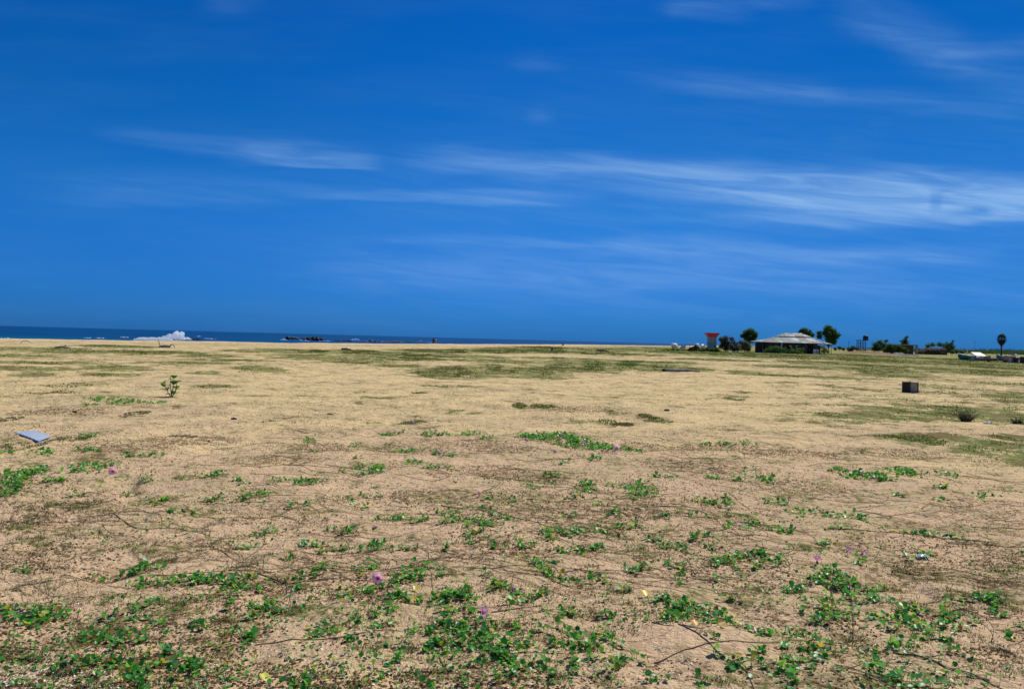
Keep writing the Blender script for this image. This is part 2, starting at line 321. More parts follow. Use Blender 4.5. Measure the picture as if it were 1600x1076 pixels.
GRASS = P('''700,580,50,5 760,578,50,5 840,577,60,5 900,574,60,5 960,571,60,4.5 1020,572,50,4 560,565,50,2.5 620,560,70,3 700,548,60,3 500,551,60,2 900,545,80,2.5 1480,648,40,6 1420,640,50,5 1500,638,50,5 1560,700,30,9 1590,690,20,7 1300,650,40,4 1060,546,50,2.5 1110,549,50,4 1150,551,60,4 1220,551,60,4 1300,555,60,3 1380,556,60,2 1460,560,50,2 1550,565,60,3 560,550,70,2.5 660,555,70,3 760,549,60,2.5 850,549,60,2.5 930,566,70,3 740,575,60,3 840,588,40,2.5 415,578,22,4 560,564,35,3 718,581,62,7 690,585,25,4 765,570,20,2 620,571,40,2 503,626,16,2 592,619,20,2 655,615,10,2 520,644,6,2 412,657,12,2
575,656,18,3 645,656,20,3 720,642,16,3 935,575,30,5 975,566,40,3 825,580,50,6 882,571,30,3 1025,575,40,4 1085,576,25,3 1135,619,20,3 1160,612,15,2
850,637,18,3 812,635,10,3 960,646,16,3 907,657,22,4 950,660,14,4 975,662,14,2 1032,657,16,3 1012,652,12,3 1162,581,20,2 1337,619,60,3 1345,649,60,5
1394,650,50,6 1460,650,50,6 1525,649,40,8 1572,649,35,9 1530,620,30,4 1581,619,25,7 1384,622,40,3 1440,632,40,4 1394,585,40,3 1581,576,40,4
1431,690,20,5 1478,690,30,6 1450,686,50,5 1534,705,30,8 1572,705,30,9 1596,708,15,13 1375,682,40,2 50,586,18,3 180,575,30,3 175,585,25,3 320,582,16,3
395,575,20,4 105,600,30,2 187,541,42,2 182,573,30,3 40,545,60,2.2 120,549,60,2 25,555,40,2 250,552,50,2 330,556,30,2 400,548,40,1.6 450,546,40,1.6
540,549,60,2 600,554,70,2.6 480,556,50,2 680,548,60,2.5 740,548,50,3 810,546,60,3 850,543,40,2 700,556,80,2.5 900,550,80,2.2 780,564,70,2 960,553,70,2
640,562,50,2 880,560,60,1.8 1020,548,60,2.5 1060,549,60,3.5 1120,553,70,3.5 1190,556,60,3.5 1250,556,60,4 1330,560,70,3 1400,566,70,3 1300,568,60,3
1350,577,70,3 1450,575,60,3 1500,568,70,4 1570,570,60,5 1240,573,50,2 1120,562,60,1.5 1540,583,60,3 1480,594,40,2 1300,590,50,2 1250,600,40,2
1580,600,40,3 1480,606,50,2.5 1545,632,50,4 1300,631,50,2 1250,650,25,3 1320,660,60,2 1560,662,50,3 1440,612,50,2 1350,608,50,2 60,566,60,2
300,566,50,1.6 500,560,60,1.6 230,549,60,1.6 360,562,50,1.5 1030,566,50,2 30,575,60,2 90,612,40,1.6 330,603,30,1.5 700,603,40,1.2 1210,586,60,1.6''')
DRY = P('''680,775,60,10 618,775,20,8 494,874,25,12 755,732,60,6 700,740,30,5 790,742,20,6 903,915,30,14 1003,859,35,10 862,1062,50,10 1175,943,25,25
1480,896,60,8 1575,865,30,15 1400,884,40,12 1530,1034,60,8 300,850,60,14 430,800,50,12 820,780,60,14 1050,790,70,14 900,800,80,16 1100,830,60,14
980,950,50,14 1250,960,50,20 1350,1010,60,16 450,900,60,14 600,880,60,12 560,930,50,12 760,860,70,14 100,800,60,16 60,860,60,14 200,950,60,14
350,990,50,14 820,740,70,8 1100,730,80,8 1250,760,60,8 1350,850,60,10 1480,820,80,8 1560,800,60,12 1590,900,40,20 1420,940,50,14 700,1050,50,12
1200,1060,60,12 550,1000,40,8 640,700,60,6 720,690,60,6 500,700,40,6 1120,700,60,6 1250,710,60,5 1400,710,60,6 900,640,60,4 300,690,60,6
200,700,60,8 100,640,50,6 1350,545,3,1 1020,700,60,6 780,700,50,5 420,720,60,6 1050,1040,60,14 1300,1060,60,12 960,1060,50,8''')

def pbr(px, py):
    x, y = G(px, py); return math.atan2(x, y), math.hypot(x, y)
# polar ground sheet: fine ahead, coarse behind
ang = np.concatenate([np.arange(-180, -40, 4.0), np.arange(-40, 40, .082), np.arange(40, 180, 4.0)]) * math.pi / 180
rr = [0.8]
while rr[-1] < 30000:
    q = rr[-1]; rr.append(q * (1 + (.0055 if q < 16 else .011 if q < 500 else .03)))
rr = np.array(rr); nr, na = len(rr), len(ang)
A, RR = np.meshgrid(ang, rr)
GX = RR * np.sin(A); GYY = RR * np.cos(A)
GZ = hgt(GX, GYY)
lr = np.log(rr)
def field(patches, soft=1.0, grow=1.0, kv=1.0, weak=1.0):
    F = np.zeros((nr, na), dtype=np.float32)
    for (px, py, hx, hy) in patches:
        a0, d0 = pbr(px, py); da = hx / FOC * 1.15 * grow
        dl = max(hy, 1.0) * d0 / (EYE * FOC) * grow * kv
        l0 = math.log(d0)
        i0, i1 = np.searchsorted(lr, [l0 - 1.6 * dl, l0 + 1.6 * dl]); j0, j1 = np.searchsorted(ang, [a0 - 1.6 * da, a0 + 1.6 * da])
        if i1 <= i0 or j1 <= j0: continue
        q = ((lr[i0:i1, None] - l0) / dl) ** 2 + ((ang[None, j0:j1] - a0) / da) ** 2
        F[i0:i1, j0:j1] = np.maximum(F[i0:i1, j0:j1], np.clip(1.25 - q * .62, 0, 1) * (weak if (py > 593 and hy <= 4.2) else 1.0))
    return F
FG = field(GRASS, grow=1.18, weak=.58); FT = field(TUFT, grow=1.05); FD = field(DRY, grow=1.2); FV = field(VINE, grow=1.15)
far = np.clip((RR - 90) / 110, 0, 1) * np.clip(coast(GX, GYY) / 25 - .4, 0, 1) * np.clip((A + .1) / .2, 0, 1) * .95
veg = np.maximum(np.maximum(FG, FT * .38), far)
dry = np.maximum(FD, FV * .8)

# ------------------------------------------------------------------ materials
def mat(name):
    m_ = bpy.data.materials.new(name); m_.use_nodes = True; t = m_.node_tree
    b = t.nodes['Principled BSDF']; return m_, t, b
def noise(t, scale, detail=3.0, vec=None, rough=.55, dist=0.0, dims='3D'):
    n = N(t, 'ShaderNodeTexNoise'); n.noise_dimensions = dims
    n.inputs['Scale'].default_value = scale; n.inputs['Detail'].default_value = detail
    n.inputs['Roughness'].default_value = rough; n.inputs['Distortion'].default_value = dist
    if vec is not None: t.links.new(vec, n.inputs['Vector'])
    return n.outputs[0]
def simple(name, c1, c2=None, scale=6.0, rough=.7, bump=.0, bscale=30.0, metal=0.0, spec=.3):
    m_, t, b = mat(name)
    tcn = N(t, 'ShaderNodeTexCoord'); v = tcn.outputs['Object']
    c2 = c2 or tuple(x * .6 for x in c1)
    f = sstep(t, noise(t, scale, 5, v), .35, .65)
    t.links.new(mixc(t, f, c1, c2), b.inputs['Base Color'])
    b.inputs['Roughness'].default_value = rough; b.inputs['Metallic'].default_value = metal
    b.inputs['Specular IOR Level'].default_value = spec
    if bump:
        bp = N(t, 'ShaderNodeBump'); bp.inputs['Strength'].default_value = bump; bp.inputs['Distance'].default_value = .02
        t.links.new(noise(t, bscale, 4, v), bp.inputs['Height']); t.links.new(bp.outputs[0], b.inputs['Normal'])
    return m_
def foliage(name, transl=.35, rough=.5, spec=.3):
    m_, t, b = mat(name)
    at = N(t, 'ShaderNodeAttribute'); at.attribute_name = 'col'
    t.links.new(at.outputs['Color'], b.inputs['Base Color']); b.inputs['Roughness'].default_value = rough
    b.inputs['Specular IOR Level'].default_value = spec
    tr = N(t, 'ShaderNodeBsdfTranslucent')
    t.links.new(mixc(t, 1.0, at.outputs['Color'], (1.35, 1.5, .75), 'MULTIPLY'), tr.inputs[0])
    mx = N(t, 'ShaderNodeMixShader'); mx.inputs[0].default_value = transl
    t.links.new(b.outputs[0], mx.inputs[1]); t.links.new(tr.outputs[0], mx.inputs[2])
    t.links.new(mx.outputs[0], t.nodes['Material Output'].inputs[0])
    return m_
M_leaf = foliage('vine leaf', .42, .38, .4)
M_grass = foliage('grass blade', .3, .7, .1)
M_litter = foliage('dry litter', .1, .9, .05)
M_tree = foliage('tree leaf', .42, .7, .1)
M_shell = simple('shell', (.86, .84, .80), (.74, .70, .64), 20, .4)

# ground material
M_sand, t, b = mat('sand')
geo = N(t, 'ShaderNodeNewGeometry'); pos = geo.outputs['Position']
def attr(nm):
    a = N(t, 'ShaderNodeAttribute'); a.attribute_name = nm; return a.outputs['Fac']
n_big = noise(t, .16, 3, pos); n_mid = noise(t, .9, 5, pos); n_sm = noise(t, 7, 5, pos, .62); n_fine = noise(t, 60, 4, pos, .7)
n_str = noise(t, 2.6, 6, pos, .68); n_fl = noise(t, 16, 4, pos, .65); n_huge = noise(t, .07, 5, pos, .6)
adry = attr('dry'); aveg = attr('veg'); adist = attr('dist')
def amp(n, k): return mth(t, 'MULTIPLY', mth(t, 'SUBTRACT', n, .5), k)
def add(*a):
    r_ = a[0]
    for q in a[1:]: r_ = mth(t, 'ADD', r_, q)
    return r_
c = mixc(t, sstep(t, n_mid, .35, .65), (.71, .535, .27), (.575, .43, .22))
pink = sstep(t, add(amp(n_big, 3), amp(n_mid, 1.2), sstep(t, adist, 22, 5, 0, .85)), .0, .7, 0, .85)
c = mixc(t, pink, c, (.62, .42, .265))
c = mixc(t, sstep(t, n_fine, .45, .7, 0, .5), c, (.78, .60, .38))
c = mixc(t, sstep(t, n_fine, .50, .32, 0, .6), c, (.33, .22, .12))
c = mixc(t, sstep(t, n_sm, .50, .66, 0, .6), c, (.34, .225, .125))
c = mixc(t, sstep(t, add(amp(n_fl, 3), mth(t, 'MULTIPLY', adry, .36), amp(n_mid, 1)), .30, .60, 0, .8), c, (.155, .10, .05))
c = mixc(t, sstep(t, add(amp(n_str, 3.2), mth(t, 'MULTIPLY', adry, .3), amp(n_fl, 1.6)), .34, .72, 0, .6), c, (.24, .17, .08))
c = mixc(t, sstep(t, add(amp(n_str, 2.2), amp(n_mid, 2.2), amp(n_big, 1.5)), -.25, .5, 0, .42), c, (.42, .36, .17))
turf = add(amp(n_mid, 2.6), amp(n_str, 3.0), amp(n_huge, 2.4), amp(n_fl, 2.0), sstep(t, adist, 10, 60, -.2, .22))
c = mixc(t, sstep(t, turf, .10, .7, 0, .78), c, (.25, .205, .08))
vg = add(mth(t, 'MULTIPLY', aveg, 1.25), amp(n_str, 4.4), amp(n_fl, 2.6), amp(n_mid, 3.0))
vcol = mixc(t, sstep(t, n_sm, .35, .65), (.175, .205, .05), (.095, .135, .028))
vcol = mixc(t, sstep(t, n_mid, .5, .64), vcol, (.16, .12, .045))
c = mixc(t, sstep(t, vg, .40, 1.05, 0, .86), c, vcol)
shore = attr('shore')
c = mixc(t, sstep(t, shore, 11, 3), c, (.62, .46, .30))
c = mixc(t, sstep(t, shore, -17, -23), c, (.26, .18, .11))
t.links.new(c, b.inputs['Base Color']); b.inputs['Roughness'].default_value = .95; b.inputs['Specular IOR Level'].default_value = .05
hsum = mth(t, 'ADD', mth(t, 'MULTIPLY', n_sm, 1.0), mth(t, 'MULTIPLY', n_fine, .22))
hsum = mth(t, 'ADD', hsum, mth(t, 'MULTIPLY', noise(t, 22, 4, pos, .6), .5))
hsum = mth(t, 'ADD', hsum, mth(t, 'MULTIPLY', n_mid, 1.2))
bp = N(t, 'ShaderNodeBump'); bp.inputs['Strength'].default_value = .9; bp.inputs['Distance'].default_value = .07
t.links.new(hsum, bp.inputs['Height']); t.links.new(bp.outputs[0], b.inputs['Normal'])

idx = np.arange(nr * na).reshape(nr, na)
nxt = np.roll(idx, -1, axis=1)
quads = np.stack([idx[:-1].ravel(), nxt[:-1].ravel(), nxt[1:].ravel(), idx[1:].ravel()], axis=1)[:, ::-1]
verts = np.stack([GX.ravel(), GYY.ravel(), GZ.ravel()], axis=1)
verts = np.vstack([verts, [[0, 0, 0]]]); ci = nr * na
tris = np.stack([idx[0], np.full(na, ci), nxt[0]], axis=1)[:, ::-1]
z1 = lambda F: np.append(F.ravel(), 0)
ground = mesh_np('ground', verts, [quads, tris], M_sand, smooth=True,
                 attrs={'veg': z1(veg), 'dry': z1(dry), 'dist': z1(RR), 'shore': z1(coast(GX, GYY))})
tag(ground, kind='structure')

# ------------------------------------------------------------------ sea
M_sea, t, b = mat('sea water')
geo = N(t, 'ShaderNodeNewGeometry'); mp = N(t, 'ShaderNodeMapping'); mp.inputs['Rotation'].default_value = (0, 0, R(-30))
mp.inputs['Scale'].default_value = (.35, 1, 1); t.links.new(geo.outputs['Position'], mp.inputs[0])
w1 = noise(t, .05, 6, mp.outputs[0], .6); w2 = noise(t, .6, 4, mp.outputs[0])
c = mixc(t, sstep(t, w1, .38, .62), (.0, .035, .13), (.0, .06, .17))
sp = N(t, 'ShaderNodeSeparateXYZ'); t.links.new(geo.outputs['Position'], sp.inputs[0])
c = mixc(t, sstep(t, sp.outputs[1], 420, 230, 0, .7), c, (.0, .10, .16))
t.links.new(c, b.inputs['Base Color']); b.inputs['Roughness'].default_value = .45; b.inputs['Specular IOR Level'].default_value = .08
bp = N(t, 'ShaderNodeBump'); bp.inputs['Strength'].default_value = 1; bp.inputs['Distance'].default_value = .6
t.links.new(mth(t, 'ADD', w2, mth(t, 'MULTIPLY', w1, 2)), bp.inputs['Height']); t.links.new(bp.outputs[0], b.inputs['Normal'])
SEA = -2.5
s = MB(); s.add([(-40000, -2000, SEA), (40000, -2000, SEA), (40000, 45000, SEA), (-40000, 45000, SEA)], [(0, 1, 2, 3)])
tag(s.build('sea', M_sea), kind='structure')

M_foam, t, b = mat('foam')
b.inputs['Base Color'].default_value = (.88, .92, .95, 1); b.inputs['Roughness'].default_value = .9
b.inputs['Base Color'].default_value = (.95, .97, .98, 1)
trf = N(t, 'ShaderNodeBsdfTranslucent'); trf.inputs[0].default_value = (.95, .98, 1, 1); mxf = N(t, 'ShaderNodeMixShader'); mxf.inputs[0].default_value = .75
t.links.new(b.outputs[0], mxf.inputs[1]); t.links.new(trf.outputs[0], mxf.inputs[2]); t.links.new(mxf.outputs[0], t.nodes['Material Output'].inputs[0])
def seapt(px, py):
    d = ray(px, py); t_ = -(EYE - SEA) / d[2]; return d[0] * t_, d[1] * t_
ICO_V, ICO_F = None, None
def ico():
    global ICO_V, ICO_F
    if ICO_V is None:
        p = (1 + 5 ** .5) / 2
        v = np.array([(-1, p, 0), (1, p, 0), (-1, -p, 0), (1, -p, 0), (0, -1, p), (0, 1, p), (0, -1, -p), (0, 1, -p), (p, 0, -1), (p, 0, 1), (-p, 0, -1), (-p, 0, 1)]) / math.hypot(1, p)
        f = np.array([(0, 11, 5), (0, 5, 1), (0, 1, 7), (0, 7, 10), (0, 10, 11), (1, 5, 9), (5, 11, 4), (11, 10, 2), (10, 7, 6), (7, 1, 8), (3, 9, 4), (3, 4, 2), (3, 2, 6), (3, 6, 8), (3, 8, 9), (4, 9, 5), (2, 4, 11), (6, 2, 10), (8, 6, 7), (9, 8, 1)])
        ICO_V, ICO_F = v, f
    return ICO_V, ICO_F
def blobs(name, P3, S, mt, parent=None):
    v, f = ico(); n = len(P3)
    V_ = (v[None] * S[:, None, None] * rng.uniform(.7, 1.3, (n, 12, 1)) + P3[:, None, :]).reshape(-1, 3)
    F_ = (f[None] + (np.arange(n) * 12)[:, None, None]).reshape(-1, 3)
    return mesh_np(name, V_, F_, mt, parent, smooth=True)
def foam_run(x0, y0, x1, y1, hpx, n, depth=4.0):
    pts = []; ss = []
    for i in range(n):
        q = rng.uniform(); px = x0 + (x1 - x0) * q; py = y0 + (y1 - y0) * q
        X, Y = seapt(px, py); sc = Y / FOC
        hh = hpx * sc * (0.85 + .15 * math.sin(q * 17) * math.sin(q * 41 + 1)) * min(1, .3 + 6 * q, .3 + 6 * (1 - q))
        pts.append((X, Y + rng.uniform(0, depth), SEA + rng.uniform(-.05, 1) * max(hh, .05))); ss.append(rng.uniform(.08, .26))
    return pts, ss
allp, alls = [], []
for a in [(208, 531.5, 264, 532, 4.8, 4200), (262, 531, 298, 530.5, 2.5, 400), (317, 529.2, 335, 529.8, 1.2, 60), (146, 528.3, 158, 528.5, .9, 40), (187, 527, 196, 527.2, 1, 40), (128, 528.3, 140, 528.4, .8, 30),
          (437, 531, 446, 531.5, 2, 60), (466, 531.5, 481, 532.8, 1.1, 70), (548, 531.2, 561, 532, 3, 110), (498, 532.6, 515, 533.2, .8, 50), (655, 532.8, 659, 532.8, 1.5, 20), (665, 535.2, 676, 535.8, 1.2, 40),
          (0, 528.6, 10, 528.8, 1, 30), (306, 525.6, 311, 525.8, 1.4, 30)]:
    p_, s_ = foam_run(*a); allp += p_; alls += s_
foam = blobs('surf', np.array(allp), np.array(alls), M_foam); rm = foam.modifiers.new('skin', 'REMESH'); rm.mode = 'VOXEL'; rm.voxel_size = .16; rm.use_smooth_shade = True
tag(foam, 'white surf running in low lines toward the beach', 'surf', kind='stuff')
# the tall burst of spray
pts, ss = [], []
for (px, py, hw, hh, n) in [(277, 523.5, 7.5, 5, 620), (284.5, 523, 3.6, 4.6, 300), (272, 526.5, 14, 3.4, 700), (276, 519.5, 3.5, 1.8, 110), (265, 524.5, 4.5, 2.6, 260), (262, 527, 9, 2.6, 420), (255, 528.2, 9, 1.6, 200), (288, 528.2, 8, 1.2, 120)]:
    X0, Y0 = seapt(276, 531); sc = Y0 / FOC; base = ray(px, py)
    for i in range(int(n * 1.8)):
        a, r_ = rng.uniform(0, 6.283), rng.uniform(0, 1) ** .55
        qx, qy = px + hw * r_ * math.cos(a), py + hh * r_ * math.sin(a) * (1 + .25 * math.sin(a * 7))
        d = ray(qx, qy); Yq = Y0 + rng.uniform(-1, 1)
        pts.append((d[0] * Yq, Yq, max(SEA, EYE + d[2] * Yq))); ss.append(rng.uniform(.08, .30))
sp_ = blobs('wave_splash', np.array(pts), np.array(ss), M_foam); rm = sp_.modifiers.new('skin', 'REMESH'); rm.mode = 'VOXEL'; rm.voxel_size = .15; rm.use_smooth_shade = True; tag(sp_, 'tall white burst of spray where a wave breaks', 'breaking wave')
# foam line along the shore
pts, ss = [], []
for yy in np.arange(90, 700, .35):
    cx = float(np.interp(yy, CY, CX))
    pts.append((cx - 25.5 * (1.0) - rng.uniform(0, 5) * 1.3 + 0, yy, SEA + rng.uniform(0, .18))); ss.append(rng.uniform(.08, .3))
tag(blobs('shore_foam', np.array(pts), np.array(ss), M_foam), 'thin white foam where the sea meets the sand', 'foam', kind='stuff')

# rocks in the sea
M_rock = simple('dark sea rock', (.035, .032, .035), (.012, .012, .015), .8, .7, .6, 2)
M_rockb = simple('brown sea rock', (.16, .11, .075), (.07, .05, .04), .8, .8, .6, 2)
rocks = [(450, 530.3, 5, 6, 0, 'dark upright rock at the left end of the outer pair in the sea'), (460, 530, 6.5, 4.2, 1, 'brown sloping rock just right of the dark upright sea rock'),
 (474, 531.4, 5, 3.6, 0, 'low black rock at the left end of the long dark reef'), (483, 531.8, 6, 5.6, 0, 'tall black rock in the middle of the long dark reef'), (493, 532, 6, 6, 0, 'highest black rock on the right half of the long reef'),
 (502, 532, 4.5, 4.4, 0, 'black rock closing the right end of the long reef'), (300, 530.5, 3.5, 3.8, 0, 'black rock just right of the tall wave spray'), (309, 530.8, 5.5, 2.6, 0, 'low wet rock behind small foam right of the spray'),
 (529, 533, 6, 2.0, 0, 'small dark rock first of the low reef line'), (543, 533, 8, 2.2, 0, 'long dark low rock left of the small white splash'), (569, 534, 8, 1.8, 1, 'brown low rock right of the small white splash'),
 (583, 534, 7, 3.0, 1, 'brown rock with a peak in the low reef line'), (600, 534.6, 10, 1.8, 1, 'long brown shelf of rock in the low reef line'), (620, 534.8, 10, 2.3, 1, 'brown shelf with a dark top further right on the reef'),
 (637, 535, 7, 1.6, 0, 'dark end of the low reef line toward the people'), (656, 535.4, 9, 1.2, 1, 'thin brown rock left of the two people on the beach')]
for i, (px, py, hw, hh, k, lab) in enumerate(rocks):
    X, Y = seapt(px, py); sc = Y / FOC
    o = rock_mb(hw * sc * .95, hw * sc * .7, hh * sc * .85, 40 + i, rough=.28).build('sea_rock', M_rockb if k else M_rock)
    o.location = (X, Y, SEA - .1); tag(o, lab, 'rock', 'rocks standing in the sea')

# ------------------------------------------------------------------ scattering
def rotm(yaw, pitch, roll):
    cy, sy, cp, sp_, cr_, sr = np.cos(yaw), np.sin(yaw), np.cos(pitch), np.sin(pitch), np.cos(roll), np.sin(roll)
    n = len(yaw); M = np.empty((n, 3, 3))
    M[:, 0, 0] = cy * cr_ - sy * sp_ * sr; M[:, 0, 1] = -sy * cp; M[:, 0, 2] = cy * sr + sy * sp_ * cr_
    M[:, 1, 0] = sy * cr_ + cy * sp_ * sr; M[:, 1, 1] = cy * cp; M[:, 1, 2] = sy * sr - cy * sp_ * cr_
    M[:, 2, 0] = -cp * sr; M[:, 2, 1] = sp_; M[:, 2, 2] = cp * cr_
    return M
def scatter(name, tv, tf, P3, S, M, C, mt, smooth=False):
    n = len(P3); tv = np.asarray(tv, float); S = np.asarray(S, float)
    if S.ndim == 1: S = S[:, None] * np.ones(3)
    v = np.einsum('nij,nkj->nki', M, tv[None] * S[:, None, :]) + P3[:, None, :]
    fl = [(np.asarray(f)[None] + (np.arange(n) * len(tv))[:, None, None]).reshape(-1, np.asarray(f).shape[1]) for f in tf]
    cc = np.repeat(C, len(tv), axis=0)
    return mesh_np(name, v.reshape(-1, 3), fl, mt, colr=cc, smooth=smooth)
LEAF_V = [(0, 0, 0), (0, .5, -.03), (0, .9, 0), (-.28, .03, .06), (-.5, .33, .15), (-.5, .68, .16), (-.24, 1.0, .06), (.28, .03, .06), (.5, .33, .15), (.5, .68, .16), (.24, 1.0, .06)]
LEAF_F = [[(0, 4, 3), (2, 6, 5), (0, 7, 8), (2, 9, 10)], [(0, 1, 5, 4), (0, 8, 9, 1)], [(1, 2, 5), (1, 9, 2)]]
def leafcols(n, warm=0.0):
    base = 1.2 * np.array([[.05, .22, .035], [.07, .27, .04], [.11, .31, .04], [.18, .38, .05], [.03, .135, .035], [.05, .23, .055]])
    c = base[rng.choice(6, n, p=[.26, .26, .17, .07, .12, .12])] * rng.uniform(.75, 1.2, (n, 1))
    k = rng.uniform(size=n)
    c[k < .035] = (.5, .38, .04); c[(k > .035) & (k < .065)] = (.28, .13, .04); c[(k > .065) & (k < .11)] = (.2, .3, .05)
    return c
lp, ls, lyaw, lpit, lrol = [], [], [], [], []
runs = []                      # runner polylines: list of (points, radius)
petv = MB()
def wander(x, y, head, L, wob, step=.06):
    pts = [(x, y)]; n = max(3, int(L / step)); dh = rng.normal(0, wob * .2)
    for i in range(n):
        dh = dh * .85 + rng.normal(0, wob * .25); head += dh
        x += math.sin(head) * step; y += math.cos(head) * step; pts.append((x, y))
    return pts
for (px, py, hx, hy) in VINE:
    x0, y0 = G(px, py + hy * .35); d0 = math.hypot(x0, y0); sc = d0 / FOC
    leafpx = .038 / sc
    n = int(np.clip(4 * hx * hy / (leafpx ** 2) * (4.6 if d0 < 7 else 4.4), 8, 420))
    hyd = max(hy - .018 / sc * .8, hy * .4) * d0 * sc / EYE
    # several short shoots through the cluster carry the leaves
    k = max(1, n // 9); head0 = rng.normal(math.pi / 2, .7)
    for j in range(k):
        a = rng.uniform(0, 6.28); q = math.sqrt(rng.uniform()) * .8
        sx, sy = x0 + q * math.cos(a) * hx * sc, y0 + q * math.sin(a) * hyd
        L = rng.uniform(.08, .2)
        pts = wander(sx, sy, head0 + rng.normal(0, .8) + (math.pi if rng.uniform() < .5 else 0), L, .5, .035)
        pts = [(x0 + np.clip(a_ - x0, -hx * sc * 1.25, hx * sc * 1.25), y0 + np.clip(b_ - y0, -hyd * 1.2 - .03, hyd * 1.2 + .03)) for a_, b_ in pts]
        if d0 < 9: runs.append((pts, rng.uniform(.0011, .0019), 0))
        for i in range(max(3, n // k)):
            c_ = pts[rng.integers(len(pts))]
            lp.append((c_[0] + rng.normal(0, .014), c_[1] + rng.normal(0, .014))); ls.append(rng.choice([rng.uniform(.012, .022), rng.uniform(.02, .034)]) * (1.0 if d0 < 9 else 1.2))
# stray leaves trailing off along the ground
for i in range(3600):
    px = rng.uniform(-60, 1660); py = 640 + 440 * rng.uniform() ** .8
    x, y = G(px, py)
    if fbm(np.array([x / .9]), np.array([y / .9]), 31, 3)[0] < .50: continue
    for j in range(rng.integers(1, 4)):
        lp.append((x + rng.normal(0, .04), y + rng.normal(0, .03))); ls.append(rng.uniform(.008, .024))
lp = np.array(lp); n = len(lp); ls = np.array(ls)
lift = .003 + .034 * rng.uniform(0, 1, n) ** 1.6
lz = hgt(lp[:, 0], lp[:, 1]) + lift
yaw = rng.uniform(0, 6.283, n); pit = rng.normal(.35, .45, n); rol = rng.normal(0, .4, n)
LC = leafcols(n)
o = scatter('beach_vine_leaves', LEAF_V, LEAF_F, np.c_[lp, lz], np.c_[ls * rng.uniform(.85, 1.15, n), ls, ls * rng.uniform(.5, 1.6, n)], rotm(yaw, pit, rol), LC, M_leaf, smooth=False)
tag(o, 'bright green round leaves of beach vines spreading over the sand', 'ground cover', kind='stuff')
# petioles for the near ones
near = np.where((np.hypot(lp[:, 0], lp[:, 1]) < 7) & (lift > .012))[0]
PET_V = [(-.03, 0, 0), (.03, 0, 0), (.02, 0, 1), (-.02, 0, 1)]
k = len(near); pz = hgt(lp[near, 0], lp[near, 1])
o = scatter('leaf_stalks', PET_V, [[(0, 1, 2, 3)]], np.c_[lp[near], pz - .004], np.c_[np.full(k, .05), np.full(k, .03), lift[near] + .006], rotm(rng.uniform(0, 6.28, k), rng.normal(0, .2, k), rng.normal(0, .25, k)), np.tile([[.14, .15, .05]], (k, 1)) * rng.uniform(.7, 1.2, (k, 1)), M_grass)
tag(o, 'thin stalks under the beach vine leaves', 'ground cover', kind='stuff')

# runners
for (x0, x1, y0, y1, cnt, rlo, rhi, Ll, Lh) in [(-60, 1660, 735, 800, 150, .0012, .0028, .4, 1.6), (-60, 1660, 780, 900, 420, .0009, .0024, .2, 1.3), (380, 1660, 880, 1080, 380, .0008, .0020, .12, .8), (-60, 420, 880, 1080, 40, .0008, .0018, .2, .7), (300, 1300, 670, 735, 120, .0015, .003, .5, 1.5)]:
    for i in range(cnt):
        x, y = G(rng.uniform(x0, x1), rng.uniform(y0, y1))
        if fbm(np.array([x / 1.1]), np.array([y / 1.1]), 77, 2)[0] < .45: continue
        runs.append((wander(x, y, rng.normal(math.pi / 2 + .25, .65), rng.uniform(Ll, Lh), .3), rng.uniform(rlo, rhi), rng.integers(0, 3)))
rv, rf, rc = [], [], []; base = 0
RCOL = [(.13, .12, .05), (.16, .085, .06), (.10, .06, .045), (.24, .17, .11)]
for pts, rad, ck in runs:
    p = np.array(pts); 
    if len(p) < 2: continue
    z = hgt(p[:, 0], p[:, 1]) + rad * .7 + np.abs(np.sin(np.arange(len(p)) * .9 + rng.uniform(0, 6))) * .004
    tdir = np.gradient(p, axis=0); tdir /= np.linalg.norm(tdir, axis=1)[:, None] + 1e-9
    nrm = np.c_[-tdir[:, 1], tdir[:, 0]]
    tap = np.linspace(1, .5, len(p)) * rad
    L_ = np.c_[p + nrm * tap[:, None], z]; T_ = np.c_[p, z + tap]; R_ = np.c_[p - nrm * tap[:, None], z]
    B_ = np.c_[p, z - tap]
    rv.append(np.stack([L_, T_, R_, B_], axis=1).reshape(-1, 3)); m_ = len(p)
    ii = base + 4 * np.arange(m_ - 1)[:, None]
    for a_, b_ in ((0, 1), (1, 2), (2, 3), (3, 0)): rf.append(np.c_[ii + a_, ii + b_, ii + 4 + b_, ii + 4 + a_])
    cc = np.array(RCOL[rng.integers(0, 4) if ck else 0]) * rng.uniform(.7, 1.2); rc.append(np.tile(cc, (4 * m_, 1))); base += 4 * m_
o = mesh_np('vine_runners', np.vstack(rv), np.vstack(rf), M_litter, colr=np.vstack(rc)); tag(o, 'thin brown and purplish vine runners crossing the sand', 'ground cover', kind='stuff')

